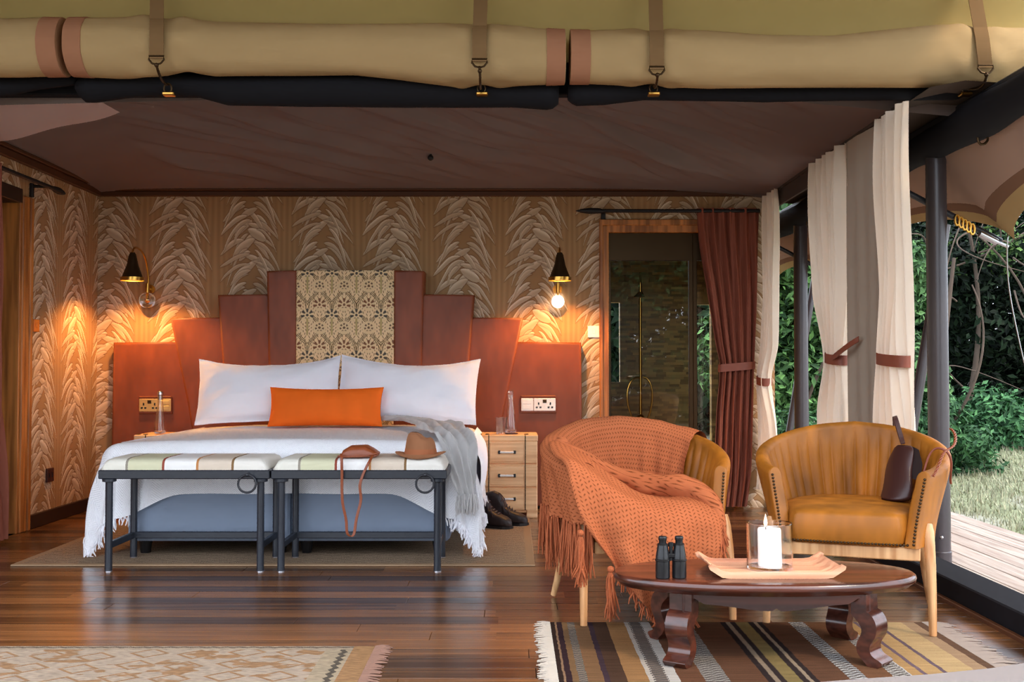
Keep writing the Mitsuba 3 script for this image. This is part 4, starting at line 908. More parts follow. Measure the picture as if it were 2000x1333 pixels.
def socket(xs, z, y, mt, label, order):
    k = thing('power_socket', label, 'socket', 'socket panels on the headboard')
    x0, x1 = xs
    part(k, 'back_box', cat([box(x0 - 0.006, x1 + 0.006, y - 0.016, y, z - 0.062, z + 0.062, 0.004), box(x0 - 0.002, x1 + 0.002, y - 0.022, y, z + 0.052, z + 0.066, 0.004)]), 'rust_velvet' if mt == 'brass_plate' else 'rust_velvet')
    w = x1 - x0; cut = x0 + w * 0.66 if order == 'socket_first' else x0 + w * 0.36
    a, b = (x0, cut - 0.002), (cut + 0.002, x1)
    so, sw = (a, b) if order == 'socket_first' else (b, a)
    p = part(k, 'plate', box(so[0], so[1], y - 0.022, y - 0.012, z - 0.046, z + 0.046, 0.003), mt)
    hm = []
    for f in (0.22, 0.76):
        cx = so[0] + (so[1] - so[0]) * f
        hm += [box(cx - 0.005, cx + 0.005, y - 0.0235, y - 0.02, z - 0.002, z + 0.016), box(cx - 0.020, cx - 0.006, y - 0.0235, y - 0.02, z - 0.026, z - 0.014), box(cx + 0.006, cx + 0.020, y - 0.0235, y - 0.02, z - 0.026, z - 0.014)]
    cx = (so[0] + so[1]) / 2
    [part(p, 'pin_hole', h_, 'black_plastic', smooth=False) for h_ in hm]
    part(p, 'usb_module', box(cx - 0.014, cx + 0.014, y - 0.0245, y - 0.02, z + 0.012, z + 0.036, 0.002), 'dark_bronze')
    p2 = part(k, 'switch_plate', box(sw[0], sw[1], y - 0.022, y - 0.012, z - 0.046, z + 0.046, 0.003), mt)
    part(p2, 'rocker', cat([box(sw[0] + 0.010, sw[1] - 0.010, y - 0.026, y - 0.02, z + 0.003, z + 0.034, 0.002), box(sw[0] + 0.010, sw[1] - 0.010, y - 0.026, y - 0.02, z - 0.034, z - 0.003, 0.002)]), mt)
mat('brass_plate', lin(222, 186, 120), 0.3, 0.5, metal=0.5)
socket((-2.695, -2.465), 0.752, 7.80, 'brass_plate', 'brass double socket panel on the left end of the headboard', 'socket_first')
socket((0.066, 0.315), 0.757, 7.80, 'white_plastic', 'white double socket panel on the right end of the headboard', 'switch_first')
k = thing('light_switch', 'white square light switch on the papered wall left of the glass door', 'switch')
part(k, 'plate', box(0.556, 0.642, YB - 0.012, YB, 1.244, 1.332, 0.004), 'white_plastic'); part(k, 'rocker', box(0.592, 0.612, YB - 0.016, YB - 0.01, 1.272, 1.304, 0.003), 'white_plastic')
k = thing('light_switch', 'small orange-lit switch plate on the left wall by the doorway', 'switch')
part(k, 'plate', box(XL, XL + 0.012, 6.83, 6.91, 1.25, 1.33, 0.003), 'orange_plastic'); part(k, 'rocker', box(XL + 0.01, XL + 0.016, 6.855, 6.885, 1.275, 1.305, 0.002), 'orange_plastic')
k = thing('wall_socket', 'small dark brown socket low on the left wall', 'socket')
part(k, 'plate', box(XL, XL + 0.014, 7.05, 7.15, 0.27, 0.36, 0.003), 'dark_leather'); [part(k, 'pin_hole', box(XL + 0.012, XL + 0.016, y, y + 0.015, 0.30, 0.33), 'black_plastic', smooth=False) for y in (7.07, 7.115)]

# ================================================================== CURTAIN RODS AND CURTAINS
def rod(label, p0, p1, tip, br, off):
    k = thing('curtain_rod', label, 'curtain rod')
    p0, p1, tip = np.array(p0), np.array(p1), np.array(tip); d = (tip - p0) / np.linalg.norm(tip - p0)
    part(k, 'rod', cyl(p0, p1, 0.013), 'iron')
    part(k, 'finial', tube([p0 + (d * np.linalg.norm(tip - p0)) * t for t in (0, 0.08, 0.2, 0.5, 0.8, 1.0)], [0.013, 0.018, 0.020, 0.022, 0.014, 0.002], 14), 'iron', label='spear-point finial')
    for b in br:
        b = np.array(b); part(k, 'bracket', cat([cyl(b, b + np.array(off), 0.010), box(*sum(([c - 0.016, c + 0.016] for c in (b + np.array(off) * 0.97)[:2]), []), b[2] - 0.07, b[2] + 0.02, 0.004)]), 'iron')
rod('black iron curtain rod with a spear tip over the glass door', (0.66, 7.78, 2.163), (1.80, 7.78, 2.163), (0.463, 7.78, 2.163), [(0.622 + 0.05, 7.78, 2.163), (1.73, 7.78, 2.163)], (0, 0.12, 0))
rod('black iron curtain rod with a spear tip on the left wall over the doorway', (-2.94, 6.86, 2.17), (-2.94, 5.3, 2.17), (-2.94, 7.05, 2.165), [(-2.94, 6.78, 2.17), (-2.94, 5.6, 2.17)], (-0.11, 0, 0))
def curtain(label, cols, mt, tie_mat, tie_z, pleats, amp, seed, nz=70, nu=110, ring_z=None, tie=True, group=None):
    """cols: list of (z, start xyz-plane point, end) rows from top to bottom; pleats fold across the row's normal"""
    k = thing('curtain', label, 'curtain', group)
    zr = np.array([c[0] for c in cols]); A = np.array([c[1] for c in cols], float); B = np.array([c[2] for c in cols], float); D = np.array([c[3] for c in cols], float)
    from scipy.interpolate import PchipInterpolator
    o = np.argsort(zr); fa = PchipInterpolator(zr[o], A[o]); fb_ = PchipInterpolator(zr[o], B[o]); fd = PchipInterpolator(zr[o], D[o])
    zz = np.linspace(zr.max(), zr.min(), nz); u = np.linspace(0, 1, nu); P = []
    ph = 1.5 * meshkit.fbm(np.stack([u * 3, 0 * u, 0 * u], -1), 2, seed)
    for z in zz:
        a, b, d = fa(z), fb_(z), fd(z)
        t = (b - a); L = np.linalg.norm(t); nrm = np.array([-t[1], t[0]]) / (L + 1e-9)
        fold = np.sin(2 * PI * pleats * (u + 0.06 * np.sin(z * 1.7 + seed)) + 6 * ph) * 0.75 + 0.35 * np.sin(2 * PI * pleats * 2.1 * u + seed + z)
        rnd = np.sqrt(np.clip(1 - (2 * u - 1) ** 2, 0, 1))
        q = a[None] + t[None] * u[:, None] + nrm[None] * (fold * d)[:, None]
        P.append(np.column_stack([q, np.full(nu, z)]))
    part(k, 'cloth', grid(P), mt, smooth=True)
    if tie:
        a, b, d = fa(tie_z), fb_(tie_z), fd(tie_z); c = (a + b) / 2; t = (b - a) / 2; L = np.linalg.norm(t); nrm = np.array([-t[1], t[0]]) / L
        ringp = [(*(c + t * 1.06 * math.cos(x) + nrm * (d * 1.2 + 0.008) * math.sin(x)), tie_z + 0.012 * math.cos(x)) for x in np.linspace(0, 2 * PI, 40)]
        m = loft(np.array([[np.array(p_) + np.array([0, 0, s]) for p_ in ringp[:-1]] for s in (-0.028, -0.026, 0.026, 0.028)]), cap=False)
        part(k, 'tie_band', m, tie_mat, smooth=True, label='brown leather tie-back band')
        if ring_z: part(k, 'tie_strap', ribbon(spline(ring_z, 14), 0.03, [0, 0, 1], 0.005), tie_mat, smooth=40)
    return k
yr = 7.79
curtain('floor-length rust curtain tied back beside the glass door', [(2.185, (1.345, yr), (1.80, yr), 0.028), (2.0, (1.355, yr), (1.795, yr), 0.03), (1.6, (1.41, yr), (1.785, yr), 0.03), (1.2, (1.47, yr), (1.765, yr), 0.03), (1.03, (1.50, yr), (1.755, yr), 0.03), (0.7, (1.475, yr), (1.745, yr), 0.032), (0.3, (1.462, yr), (1.735, yr), 0.032), (0.02, (1.455, yr), (1.70, yr), 0.03)], 'rust_drape', 'tie_leather', 1.03, 5.5, 1, 3)
xw = -2.94
curtain('dusty rust curtain at the far left edge, hanging in the doorway', [(2.19, (xw, 5.42), (xw, 6.16), 0.025), (1.6, (xw, 5.42), (xw, 6.17), 0.025), (1.0, (xw, 5.45), (xw, 6.19), 0.025), (0.4, (xw, 5.45), (xw, 6.24), 0.025), (0.025, (xw, 5.42), (xw, 6.27), 0.025)], 'rust_drape', 'dark_leather', 1.0, 9, 1, 5, tie=False)
G = 'white tie-back curtains along the right side'
xc = 1.845
curtain('white curtain nearest the back wall, tied with a brown band', [(2.27, (xc, 7.45), (xc, 7.84), 0.03), (2.1, (xc, 7.42), (xc, 7.84), 0.035), (1.6, (xc, 7.50), (xc, 7.85), 0.03), (1.2, (xc, 7.58), (xc, 7.85), 0.035), (0.93, (xc - 0.03, 7.66), (xc - 0.03, 7.82), 0.038), (0.6, (xc - 0.01, 7.55), (xc - 0.02, 7.86), 0.035), (0.14, (xc, 7.50), (xc - 0.03, 7.87), 0.04)], 'white_voile', 'tie_leather', 0.93, 4, 1, 7, group=G)
curtain('white curtain in the middle, its brown band strapped to the grey canvas panel', [(2.265, (xc, 5.93), (xc, 6.54), 0.035), (2.0, (xc, 5.93), (xc, 6.54), 0.042), (1.5, (xc, 5.94), (xc, 6.48), 0.035), (1.07, (xc, 5.98), (xc, 6.22), 0.045), (0.75, (xc, 5.94), (xc, 6.42), 0.042), (0.13, (xc, 5.93), (xc, 6.52), 0.04)], 'white_voile', 'tie_leather', 1.07, 4.5, 1, 11, group=G, ring_z=[(xc - 0.05, 6.02, 1.075), (xc - 0.055, 5.93, 1.09), (xc - 0.04, 5.80, 1.13), (xc + 0.0, 5.72, 1.17)])
curtain('white curtain nearest the camera, beside the nearer post', [(2.26, (xc, 4.98), (xc, 5.46), 0.035), (2.0, (xc, 4.99), (xc, 5.46), 0.042), (1.5, (xc, 5.00), (xc, 5.40), 0.035), (1.055, (xc, 5.04), (xc, 5.36), 0.045), (0.75, (xc, 5.00), (xc, 5.42), 0.042), (0.13, (xc, 4.98), (xc, 5.45), 0.04)], 'white_voile', 'tie_leather', 1.055, 4.5, 1, 17, group=G)
cp = []
for y in np.linspace(5.40, 5.95, 40):
    cp.append([(1.868 + 0.006 * math.sin(y * 40) * (1 - z / 3) + 0.01 * math.sin(y * 9 + z), y, z) for z in np.linspace(0.12, 2.27, 30)])
solo('tent_flap', grid(cp), 'grey_canvas', 'flat grey canvas tent flap between the middle and nearest white curtains', 'tent flap', smooth=True)

# ================================================================== ARMCHAIRS
def chair_frame(cx, cy, rot):
    c, s = math.cos(math.radians(rot)), math.sin(math.radians(rot))
    M = np.eye(4); M[:2, :2] = [[c, -s], [s, c]]; M[:2, 3] = (cx, cy); return M
AX, AYF, AYC, BB = 0.345, -0.25, 0.02, 0.315
def _plan_table():
    A = 0.362; f = np.radians(np.linspace(38, 0, 60)); b = np.radians(np.linspace(0, 180, 240)[1:-1])
    p = np.vstack([np.stack([-A * np.cos(f), AYC - 0.44 * np.sin(f)], 1), np.stack([-A * np.cos(b), AYC + BB * np.sin(b)], 1), np.stack([A * np.cos(f[::-1]), AYC - 0.44 * np.sin(f[::-1])], 1)])
    d = np.r_[0, np.cumsum(np.linalg.norm(np.diff(p, axis=0), axis=1))]; t = np.gradient(p, axis=0); n_ = np.stack([-t[:, 1], t[:, 0]], 1); n_ /= np.linalg.norm(n_, axis=1, keepdims=True)
    return d / d[-1] * 2 - 1, p, n_
PS, PP, PN = _plan_table()
def plan(s):
    p = np.array([np.interp(s, PS, PP[:, 0]), np.interp(s, PS, PP[:, 1])]); n_ = np.array([np.interp(s, PS, PN[:, 0]), np.interp(s, PS, PN[:, 1])]); return p, n_ / np.linalg.norm(n_)
Z0 = 0.335
def ztop(s): return 0.615 + 0.165 * (0.6 * float(sstep(1.0, 0.12, abs(s))) + 0.4 * (1 - abs(s)))
def taper(z): return 0.80 + 0.20 * float(sstep(0.30, 0.72, z))
def front_shift(z): return 0.03 * float(sstep(0.62, 0.36, z))
TH = 0.055
def shell_pt(s, z, off):
    p, n_ = plan(s); k = taper(z); q = p * np.array([k, 0.9 + 0.1 * k]) + n_ * off
    q[1] -= 0.0
    fr = max(0.0, (abs(s) - 0.75) / 0.25); q[1] += fr * 0.07 * (z - 0.5) / 0.2
    return np.array([q[0], q[1], z])
def shell_section(s, ch=0.0, n_=14):
    zt = ztop(s); r = TH / 2; pts = []
    for z in np.linspace(Z0, zt - r, n_): pts.append(shell_pt(s, z, TH / 2))
    for a in np.linspace(0, PI, 9)[1:-1]: pts.append(shell_pt(s, zt - r + r * math.sin(a), TH / 2 * math.cos(a)))
    for z in np.linspace(zt - r, Z0, n_):
        f = float(sstep(zt - r + 0.005, zt - 0.09, z)); pts.append(shell_pt(s, z, -TH / 2 - ch * f))
    return np.array(pts)
def armchair(M, label):
    k = thing('armchair', label, 'armchair', 'pair of mustard tub armchairs')
    W = lambda m: m.copy().apply_transform(M)
    NS = 321; ss_ = np.linspace(-1, 1, NS); rings = []
    for s in ss_:
        nch = 30; ch = 0.013 * abs(math.sin(PI * nch / 2 * (s + 1))) ** 0.6
        e = 1 - abs(s); rings.append(shell_section(s, ch * float(sstep(0, 0.04, e))))
    R = np.array(rings); 
    for i, f in ((0, 0.75), (1, 0.93), (-1, 0.75), (-2, 0.93)):
        c = R[i].mean(0); mid = (R[i][:len(R[i]) // 2] + R[i][::-1][:len(R[i]) // 2]) / 2; mm = np.vstack([mid, mid[::-1]]); 
        if len(mm) < len(R[i]): mm = np.insert(mm, len(mid), mid[-1], 0)
        R[i] = mm + (R[i] - mm) * f
    part(k, 'shell', W(loft(R)), 'mustard_velvet', smooth=45, label='channel-tufted mustard velvet tub back')
    # seat
    def outl(g):
        q = []
        for s in np.linspace(-0.985, 0.985, 60):
            p = shell_pt(s, 0.40, -TH / 2 - 0.004 - g); q.append(p[:2])
        f = []
        for x in np.linspace(q[-1][0], q[0][0], 24)[1:-1]:
            f.append((x, AYF - 0.040 + g - 0.018 * (1 - (x / 0.3) ** 2)))
        return np.array(q + [np.array(a) for a in f])
    seat = loft([np.column_stack([outl(g), np.full(len(outl(g)), z)]) for g, z in ((0.012, 0.335), (0.0, 0.35), (-0.006, 0.40), (0.0, 0.440), (0.012, 0.458), (0.05, 0.468), (0.12, 0.473))])
    part(k, 'seat', W(seat), 'mustard_velvet', smooth=60, label='mustard velvet seat')
    nl = []
    for sg_ in (-1, 1):
        for z in np.arange(0.350, 0.60, 0.0125):
            p = shell_pt(sg_ * 1.0, z, -0.012 if False else 0.013); nl.append(sph((p[0], p[1] - 0.006, p[2]), 0.0052, 1, (1, 0.7, 1)))
    for x in np.arange(-0.255, 0.256, 0.0125): nl.append(sph((x, AYF - 0.037 - 0.018 * (1 - (x / 0.3) ** 2), 0.345), 0.0052, 1))
    part(k, 'nailheads', W(cat(nl)), 'dark_bronze', smooth=True, kind='stuff', label='row of antique brass nailheads')
    part(k, 'seat_rail', W(cat([box(-0.265, 0.265, -0.285, -0.255, 0.285, 0.334, 0.004), box(-0.265, -0.235, -0.26, 0.22, 0.285, 0.334, 0.004), box(0.235, 0.265, -0.26, 0.22, 0.285, 0.334, 0.004), box(-0.24, 0.24, 0.20, 0.23, 0.285, 0.334, 0.004)])), 'oak', label='pale oak seat rail')
    for sx in (-1, 1):
        part(k, 'leg', W(tube(spline([(sx * 0.290, -0.205, 0.415), (sx * 0.300, -0.240, 0.28), (sx * 0.306, -0.265, 0.0 + 0.008)], 12), np.linspace(0.023, 0.014, 12) * np.r_[0.8, 0.97, np.ones(10)], 14)), 'oak', smooth=60, label='round tapered oak leg')
        part(k, 'leg', W(tube(spline([(sx * 0.262, 0.20, 0.36), (sx * 0.275, 0.25, 0.2), (sx * 0.30, 0.32, 0.008)], 12), np.linspace(0.021, 0.013, 12), 14)), 'oak', smooth=60, label='round tapered oak leg')
    return k
M1, M2 = chair_frame(0.535, 4.53, 10), chair_frame(1.385, 4.41, -21)
armchair(M1, 'mustard velvet tub armchair on the left, covered with the knitted rust throw')
armchair(M2, 'mustard velvet tub armchair on the right, with a dark leather bag in it')

# knitted throw over the left chair
th_ = thing('knitted_throw', 'rust knitted throw with tassels draped over the left armchair', 'throw')
W1 = lambda P: (np.asarray(P) @ M1[:3, :3].T + M1[:3, 3])
def cloth(P, uvs, key='cloth', amp=0.012, fr=9, seed=1):
    P = np.asarray(P, float); n, m = P.shape[:2]
    d1 = np.gradient(P, axis=0); d2 = np.gradient(P, axis=1); nn = np.cross(d1, d2); nn /= np.linalg.norm(nn, axis=-1, keepdims=True) + 1e-9
    P = P + nn * (amp * (meshkit.fbm(P * fr, 3, seed) - 0.5))[..., None]
    part(th_, key, grid(W1(P.reshape(-1, 3)).reshape(P.shape)), 'knit_throw', smooth=True, uv=uvs.reshape(-1, 2)); return P
def arc_uv(P):
    P = np.asarray(P); a = np.r_[0, np.cumsum(np.linalg.norm(np.diff(P[:, P.shape[1] // 2], axis=0), axis=1))]
    b = np.r_[0, np.cumsum(np.linalg.norm(np.diff(P[P.shape[0] // 2], axis=0), axis=1))]
    A, B = np.meshgrid(a, b, indexing='ij'); return np.stack([A, B], -1)
# a: over the arm and back
sA = np.linspace(-0.985, 0.47, 90); rows = []
for s in sA:
    zt = ztop(s); o = 0.016 + TH / 2; col = []
    zo = np.interp(s, [-1, -0.75, -0.5, 0, 0.5], [0.40, 0.40, 0.43, 0.5, 0.52]); zi = np.interp(s, [-1, -0.6, 0.0, 0.47], [0.47, 0.47, 0.47, 0.44])
    fold = 0.012 * math.sin(s * 34) + 0.010 * math.sin(s * 61 + 1)
    for z in np.linspace(zo, zt - 0.02, 26):
        hang = (zt - z) / 0.3; col.append(shell_pt(s, max(z, 0.36), o + 0.012 + (0.02 + fold * 1.4) * hang) * [1, 1, 0] + [0, 0, z])
    for a in np.linspace(0, PI, 9)[1:-1]: col.append(shell_pt(s, zt - 0.02 + 0.040 * math.sin(a), (o + 0.006) * math.cos(a)))
    for z in np.linspace(zt - 0.02, zi, 24):
        f = (zt - z) / 0.3; col.append(shell_pt(s, z, -o - 0.016 - 0.022 * f + fold * 0.9 * f))
    rows.append(col)
PA = np.array(rows); PA = cloth(PA, arc_uv(PA), amp=0.022, fr=8, seed=2)
# b: sheet from the arm and back across the seat and down the front
ctl = np.array([
    # across: left edge -> right edge ; each row front hang from the top line to the hem
    [(-0.365, 0.06, 0.70), (-0.22, 0.10, 0.655), (-0.06, 0.14, 0.545), (0.08, 0.12, 0.505), (0.20, 0.06, 0.495)],
    [(-0.392, -0.10, 0.675), (-0.25, -0.04, 0.645), (-0.06, 0.00, 0.525), (0.09, 0.00, 0.492), (0.225, -0.06, 0.49)],
    [(-0.378, -0.265, 0.625), (-0.258, -0.235, 0.612), (-0.07, -0.20, 0.505), (0.09, -0.20, 0.487), (0.235, -0.17, 0.482)],
    [(-0.362, -0.315, 0.545), (-0.235, -0.325, 0.525), (-0.07, -0.325, 0.455), (0.09, -0.325, 0.445), (0.238, -0.29, 0.445)],
    [(-0.330, -0.325, 0.44), (-0.215, -0.335, 0.38), (-0.07, -0.355, 0.34), (0.10, -0.352, 0.34), (0.240, -0.325, 0.36)],
    [(-0.265, -0.315, 0.335), (-0.180, -0.345, 0.265), (-0.06, -0.372, 0.215), (0.09, -0.362, 0.22), (0.235, -0.335, 0.27)],
    [(-0.200, -0.325, 0.245), (-0.135, -0.350, 0.155), (-0.05, -0.378, 0.075), (0.07, -0.368, 0.12), (0.225, -0.340, 0.19)]])
from scipy.interpolate import RectBivariateSpline
uu, vv = np.linspace(0, 6, 84), np.linspace(0, 4, 70)
PB = np.stack([RectBivariateSpline(np.arange(7), np.arange(5), ctl[..., i], kx=3, ky=3)(uu, vv) for i in range(3)], -1)
Ug, Vg = np.meshgrid(uu, vv, indexing='ij')
PB[..., 1] -= 0.016 * np.sin(Vg * 5.2 + 0.6) * sstep(2.6, 5, Ug) * 1.2
PB[..., 2] += 0.010 * np.sin(Ug * 4.0 - Vg * 3.0) * sstep(3.2, 1.5, Ug)
PB = cloth(PB, arc_uv(PB), amp=0.020, fr=10, seed=5)
# c: twisted fold across the seat
tw = spline([(-0.33, 0.04, 0.70), (-0.22, 0.10, 0.62), (-0.07, 0.06, 0.545), (0.06, -0.04, 0.522), (0.14, -0.12, 0.52), (0.20, -0.19, 0.50), (0.235, -0.265, 0.45), (0.245, -0.31, 0.36)], 60)
rr_ = np.interp(np.linspace(0, 1, 60), [0, 0.2, 0.5, 0.62, 0.8, 1], [0.03, 0.045, 0.05, 0.055, 0.04, 0.016])
tm = tube(tw, rr_, 28); v = tm.vertices.copy(); v += 0.02 * (meshkit.fbm(v * np.array([14, 14, 14]), 3, 8) - 0.5)[:, None] * np.array([1, 1, 1.0]); tm.vertices = v
uvt = np.stack([v[:, 0] * 0.7 + v[:, 1], v[:, 2] + v[:, 0] * 0.4], 1)
part(th_, 'fold', tm.apply_transform(M1), 'knit_throw', smooth=True, uv=uvt)
part(th_, 'fringe', cat([hem_fringe(W1(PA[:34, 0]), 0.20, 21, per=7, r0=0.0035)]), 'throw_fringe', smooth=False, kind='stuff', label='long rust fringe on the outer left side')
def tassel(p, L, n_, seed, sp=0.014, d=(0, 0, -1)):
    r = np.random.default_rng(seed); ms = [sph(p, 0.014, 1)]
    for _ in range(n_):
        o = r.normal(0, sp * 0.5, 3); e = np.array(p) + np.array(d) * L * r.uniform(0.8, 1.05) + np.r_[r.normal(0, sp, 2), 0]; e[2] = max(e[2], 0.012)
        md = np.array(p) + np.array(d) * L * 0.4 + o; ms.append(tube(spline([p, md, e], 6), [0.0035] * 5 + [0.002], 4, cap=False))
    return cat(ms)
for p, L, n_ in (((-0.330, -0.315, 0.375), 0.20, 44), ((-0.215, -0.330, 0.235), 0.19, 40), ((-0.045, -0.385, 0.075), 0.06, 24), ((0.10, -0.375, 0.11), 0.10, 20)):
    part(th_, 'tassel', tassel(tuple(W1(np.array([p]))[0]), L, n_, int(L * 1000) + n_), 'throw_fringe', smooth=False, label='rust tassel')
part(th_, 'fringe', hem_fringe(W1(PB[-1, ::2]), 0.05, 23, per=2, r0=0.0035), 'throw_fringe', smooth=False, kind='stuff')
part(th_, 'fringe', hem_fringe(W1(PB[50:, -1]), 0.06, 24, per=3, r0=0.003), 'throw_fringe', smooth=False, kind='stuff')

# leather bag and strap on the right chair
W2 = lambda P: (np.asarray(P, float) @ M2[:3, :3].T + M2[:3, 3])
lb = thing('slouchy_bag', 'dark brown leather bag slumped in the corner of the right armchair', 'bag')
rings = []
for t in np.linspace(0, 1, 22):
    z = 0.476 + 0.215 * t; w = 0.078 * (1 - 0.10 * t - 0.30 * t ** 6); d_ = 0.040 * (1 - 0.7 * t) + 0.005
    if t in (0, 1): w *= 0.8
    ring = []
    for a in np.linspace(0, 2 * PI, 30, endpoint=False):
        x = w * math.cos(a) * (1 + 0.05 * math.sin(3 * a + 8 * t)) + 0.006 * math.sin(7 * t); y = d_ * math.sin(a)
        c45 = math.cos(math.radians(-50)); s45 = math.sin(math.radians(-50)); cx_, cy_ = 0.168 + 0.035 * t, 0.045 + 0.09 * t
        ring.append((cx_ + x * c45 - y * s45, cy_ + x * s45 + y * c45, z))
    rings.append(ring)
part(lb, 'body', loft(np.array([W2(r_) for r_ in rings])), 'dark_leather', smooth=60)
p0 = [(0.20, 0.125, 0.70), (0.185, 0.185, 0.745), (0.170, 0.232, 0.795), (0.165, 0.285, 0.80), (0.168, 0.315, 0.74), (0.172, 0.318, 0.60)]
part(lb, 'strap', ribbon(spline(W2(p0), 40), 0.022, [0.9, 0.3, 0.2], 0.006), 'dark_leather', smooth=50)
fp = []
for u in np.linspace(-1, 1, 16):
    fp.append([(0.168 + 0.035 * t_ + 0.064 * u * math.cos(math.radians(-50)) - (-0.052 + 0.03 * max(0, t_ - 0.75) * 4) * math.sin(math.radians(-50)) * -1, 0.045 + 0.09 * t_ + 0.064 * u * math.sin(math.radians(-50)) + (-0.050 + 0.03 * max(0, t_ - 0.75) * 4) * math.cos(math.radians(-50)), 0.476 + 0.215 * t_ - 0.012 * u * u) for t_ in np.linspace(0.42, 1.0, 12)])
fp = np.array(fp)
part(lb, 'flap', grid(W2(fp.reshape(-1, 3)).reshape(fp.shape)), 'boot_leather', smooth=True)
cd = thing('leather_lanyard', 'thin brown leather lanyard looped over the right arm of the right armchair', 'lanyard')
cz = lambda s, z, o: shell_pt(s, z, o)
loop = spline(W2([cz(0.86, 0.60, -0.045), cz(0.86, 0.665, -0.036), cz(0.86, 0.70, -0.006), cz(0.85, 0.682, 0.034), cz(0.80, 0.62, 0.042), cz(0.74, 0.56, 0.045)]), 30)
part(cd, 'thong', tube(loop, 0.0045, 8), 'tie_leather', smooth=60)
loop2 = spline(W2([cz(0.55, 0.765, 0.033), cz(0.66, 0.74, 0.036), cz(0.78, 0.705, 0.034), cz(0.86, 0.69, 0.026), cz(0.93, 0.66, 0.034), cz(0.985, 0.60, 0.037)]), 40)
part(cd, 'braid', cat([tube(loop2 + 0.004 * np.stack([np.sin(np.arange(40) * 1.6 + q), np.cos(np.arange(40) * 1.6 + q), 0 * np.arange(40)], 1), 0.0032, 6) for q in (0, PI)]), 'tan_leather', smooth=60)

# ================================================================== COFFEE TABLE AND WHAT IS ON IT
ct = thing('coffee_table', 'low oval mahogany coffee table with scroll legs on the kilim rug', 'table')
CX, CY, TA, TB = 0.893, 3.84, 0.533, 0.262
def oval(a, b, z, n_=96, e=2.15):
    th = np.linspace(0, 2 * PI, n_, endpoint=False); c, s = np.cos(th), np.sin(th)
    return np.stack([CX + a * np.sign(c) * np.abs(c) ** (2 / e), CY + b * np.sign(s) * np.abs(s) ** (2 / e), np.full(n_, z)], 1)
top = loft([oval(TA - 0.030, TB - 0.030, 0.246), oval(TA - 0.022, TB - 0.022, 0.248), oval(TA - 0.016, TB - 0.016, 0.256), oval(TA - 0.010, TB - 0.010, 0.259), oval(TA - 0.002, TB - 0.002, 0.266), oval(TA, TB, 0.275), oval(TA - 0.003, TB - 0.003, 0.285), oval(TA - 0.010, TB - 0.010, 0.290), oval(TA - 0.05, TB - 0.05, 0.2905)])
part(ct, 'tabletop', top, 'mahogany', smooth=50)
def apron(x0, x1):
    L = x1 - x0; pts = [(x0, 0.246), (x0, 0.176)]
    for t in np.linspace(0.02, 0.98, 41):
        e = abs(t - 0.5) * 2; z = 0.200 + 0.012 * math.cos(e * PI * 1.2) * -1 + (0.022 * sstep(0.75, 0.9, e)) - 0.022 * sstep(0.9, 1.0, e) + (0.010 * math.exp(-((e) / 0.03) ** 2))
        pts.append((x0 + L * t, float(z)))
    return pts + [(x1, 0.176), (x1, 0.246)]
ax0, ax1, ay0, ay1 = 0.575, 1.210, 3.652, 4.028
for y in (ay0, ay1 - 0.02):
    m = extrude(apron(ax0, ax1), 0.02); v = m.vertices.copy(); m.vertices = np.stack([v[:, 0], y + 0.02 - v[:, 2], v[:, 1]], 1); m.fix_normals(); part(ct, 'apron', m, 'mahogany', smooth=30)
for x in (ax0, ax1 - 0.02):
    m = extrude([(a - ax0 if False else a, b) for a, b in apron(ay0 + 0.02, ay1 - 0.02)], 0.02); v = m.vertices.copy(); m.vertices = np.stack([x + v[:, 2], v[:, 0], v[:, 1]], 1); m.fix_normals(); part(ct, 'apron', m, 'mahogany', smooth=30)
prof_o = [(0.0, 0.246), (0.030, 0.246), (0.032, 0.19), (0.054, 0.174), (0.066, 0.145), (0.062, 0.110), (0.046, 0.084), (0.042, 0.062), (0.052, 0.044), (0.080, 0.030), (0.084, 0.022), (0.070, 0.0075), (0.034, 0.0075)]
prof_i = [(0.018, 0.024), (-0.004, 0.055), (-0.002, 0.085), (0.012, 0.115), (0.010, 0.138), (-0.006, 0.158), (-0.024, 0.176), (-0.024, 0.246)]
def scroll_leg(x, y, ang):
    o = spline([(*p, 0) for p in prof_o[2:11]], 40)[:, :2]; i_ = spline([(*p, 0) for p in prof_i[:7]], 30)[:, :2]
    poly = [(0.030, 0.246)] + [tuple(p) for p in o] + [(0.070, 0.0075), (0.034, 0.0075)] + [tuple(p) for p in i_] + [(-0.024, 0.246)]
    m = trimesh.creation.extrude_polygon(sg.Polygon(poly).buffer(0), 0.082, engine='earcut'); v = m.vertices.copy()
    m.vertices = np.stack([v[:, 0], 0.041 - v[:, 2], v[:, 1]], 1); m.fix_normals()
    return move(m, x, y, 0, rz=ang)
for x, y, a in ((0.588, 3.688, -125), (1.197, 3.688, -45), (0.588, 3.992, 125), (1.197, 3.992, 45)):
    part(ct, 'leg', scroll_leg(x, y, a), 'mahogany', smooth=35, label='scrolled mahogany leg')
ZT = 0.2905
tr_ = thing('serving_tray', 'pale wooden serving tray with upturned ends on the coffee table', 'tray')
def rail(y, x0, x1):
    lo = [(x0, 0.050), (x0 + 0.012, 0.058), (x0 + 0.05, 0.030), (x0 + 0.075, 0.026), (x1 - 0.075, 0.026), (x1 - 0.05, 0.030), (x1 - 0.012, 0.058), (x1, 0.050), (x1 - 0.004, 0.036), (x1 - 0.045, 0.004), (x1 - 0.07, 0.0), (x0 + 0.07, 0.0), (x0 + 0.045, 0.004), (x0 + 0.004, 0.036)]
    m = extrude(lo, 0.016); v = m.vertices.copy(); m.vertices = np.stack([v[:, 0], y + 0.016 - v[:, 2], ZT + v[:, 1] * 0.82], 1); m.fix_normals(); return m
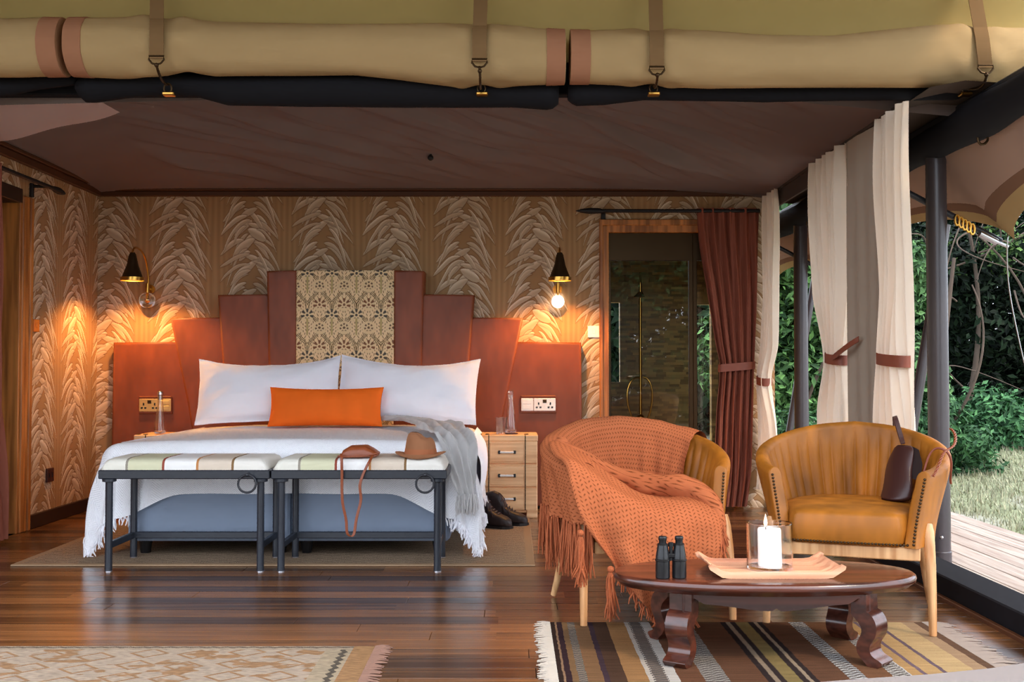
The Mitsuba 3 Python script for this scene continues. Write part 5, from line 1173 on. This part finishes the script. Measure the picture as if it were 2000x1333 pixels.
for y in (3.69, 3.955): part(tr_, 'side_rail', rail(y, 0.672, 1.142), 'tray_wood', smooth=40)
base_ = [[(x, y, ZT + z) for y in (3.70, 3.96)] for x, z in ((0.684, 0.036), (0.705, 0.018), (0.735, 0.006), (1.08, 0.006), (1.11, 0.018), (1.130, 0.036))]
bt = np.array(base_); part(tr_, 'base_board', loft(np.concatenate([bt + [0, 0, 0.004], (bt - [0, 0, 0.002])[:, ::-1]], 1)), 'tray_wood', smooth=40)
cl = thing('candle', 'thick white lit candle inside the glass hurricane on the tray', 'candle')
KX, KY, KZ = 0.912, 3.825, ZT + 0.019
part(cl, 'wax', lathe([(0.002, 0.0), (0.040, 0.0), (0.041, 0.004), (0.0405, 0.128), (0.038, 0.134), (0.030, 0.131), (0.012, 0.127), (0.002, 0.126)], 40, (KX, KY, KZ)), 'wax', smooth=50)
part(cl, 'wick', tube([(KX - 0.012, KY, KZ + 0.126), (KX - 0.012, KY, KZ + 0.136), (KX - 0.014, KY, KZ + 0.142)], 0.0012, 6), 'black_plastic')
fl = lathe([(0.0005, 0.0), (0.006, 0.007), (0.0075, 0.015), (0.005, 0.030), (0.0008, 0.046)], 16, (KX - 0.014, KY, KZ + 0.138))
kf = part(cl, 'flame', fl, 'wax', smooth=True, label='small orange flame'); scene[kf]['emitter'] = emitter(0.55, 0.10, 0.008)
hu = thing('glass_hurricane', 'clear glass cylinder around the candle on the tray', 'candle holder')
part(hu, 'glass', lathe([(0.002, 0.0), (0.078, 0.0), (0.080, 0.003), (0.080, 0.160), (0.0775, 0.162), (0.075, 0.160), (0.075, 0.012), (0.002, 0.010)], 56, (KX, KY, ZT + 0.0105)), 'solid_glass', smooth=50)
bi = thing('binoculars', 'black binoculars standing upright on the left of the coffee table', 'binoculars')
QX_, QY_ = 0.545, 3.705
for i, dx in enumerate((-0.0285, 0.0285)):
    b_ = part(bi, 'barrel', lathe([(0.002, 0.001), (0.0235, 0.001), (0.0245, 0.004), (0.0245, 0.042), (0.0240, 0.058), (0.0265, 0.060), (0.0265, 0.064), (0.024, 0.066), (0.023, 0.078), (0.0175, 0.112), (0.0180, 0.114), (0.0180, 0.117), (0.0165, 0.118)], 36, (QX_ + dx, QY_ + 0.004 * i, ZT)), 'black_plastic', smooth=35)
    part(b_, 'eyepiece', lathe([(0.0125, 0.117), (0.0125, 0.128), (0.0145, 0.131), (0.0145, 0.139), (0.013, 0.142), (0.010, 0.140)], 28, (QX_ + dx, QY_ + 0.004 * i, ZT)), 'black_plastic', smooth=35)
part(bi, 'bridge', cat([box(QX_ - 0.014, QX_ + 0.014, QY_ - 0.012, QY_ + 0.012, ZT + 0.070, ZT + 0.084, 0.003), cyl((QX_, QY_, ZT + 0.06), (QX_, QY_, ZT + 0.122), 0.007), lathe([(0.010, 0.108), (0.010, 0.120)], 20, (QX_, QY_, ZT))]), 'black_plastic')
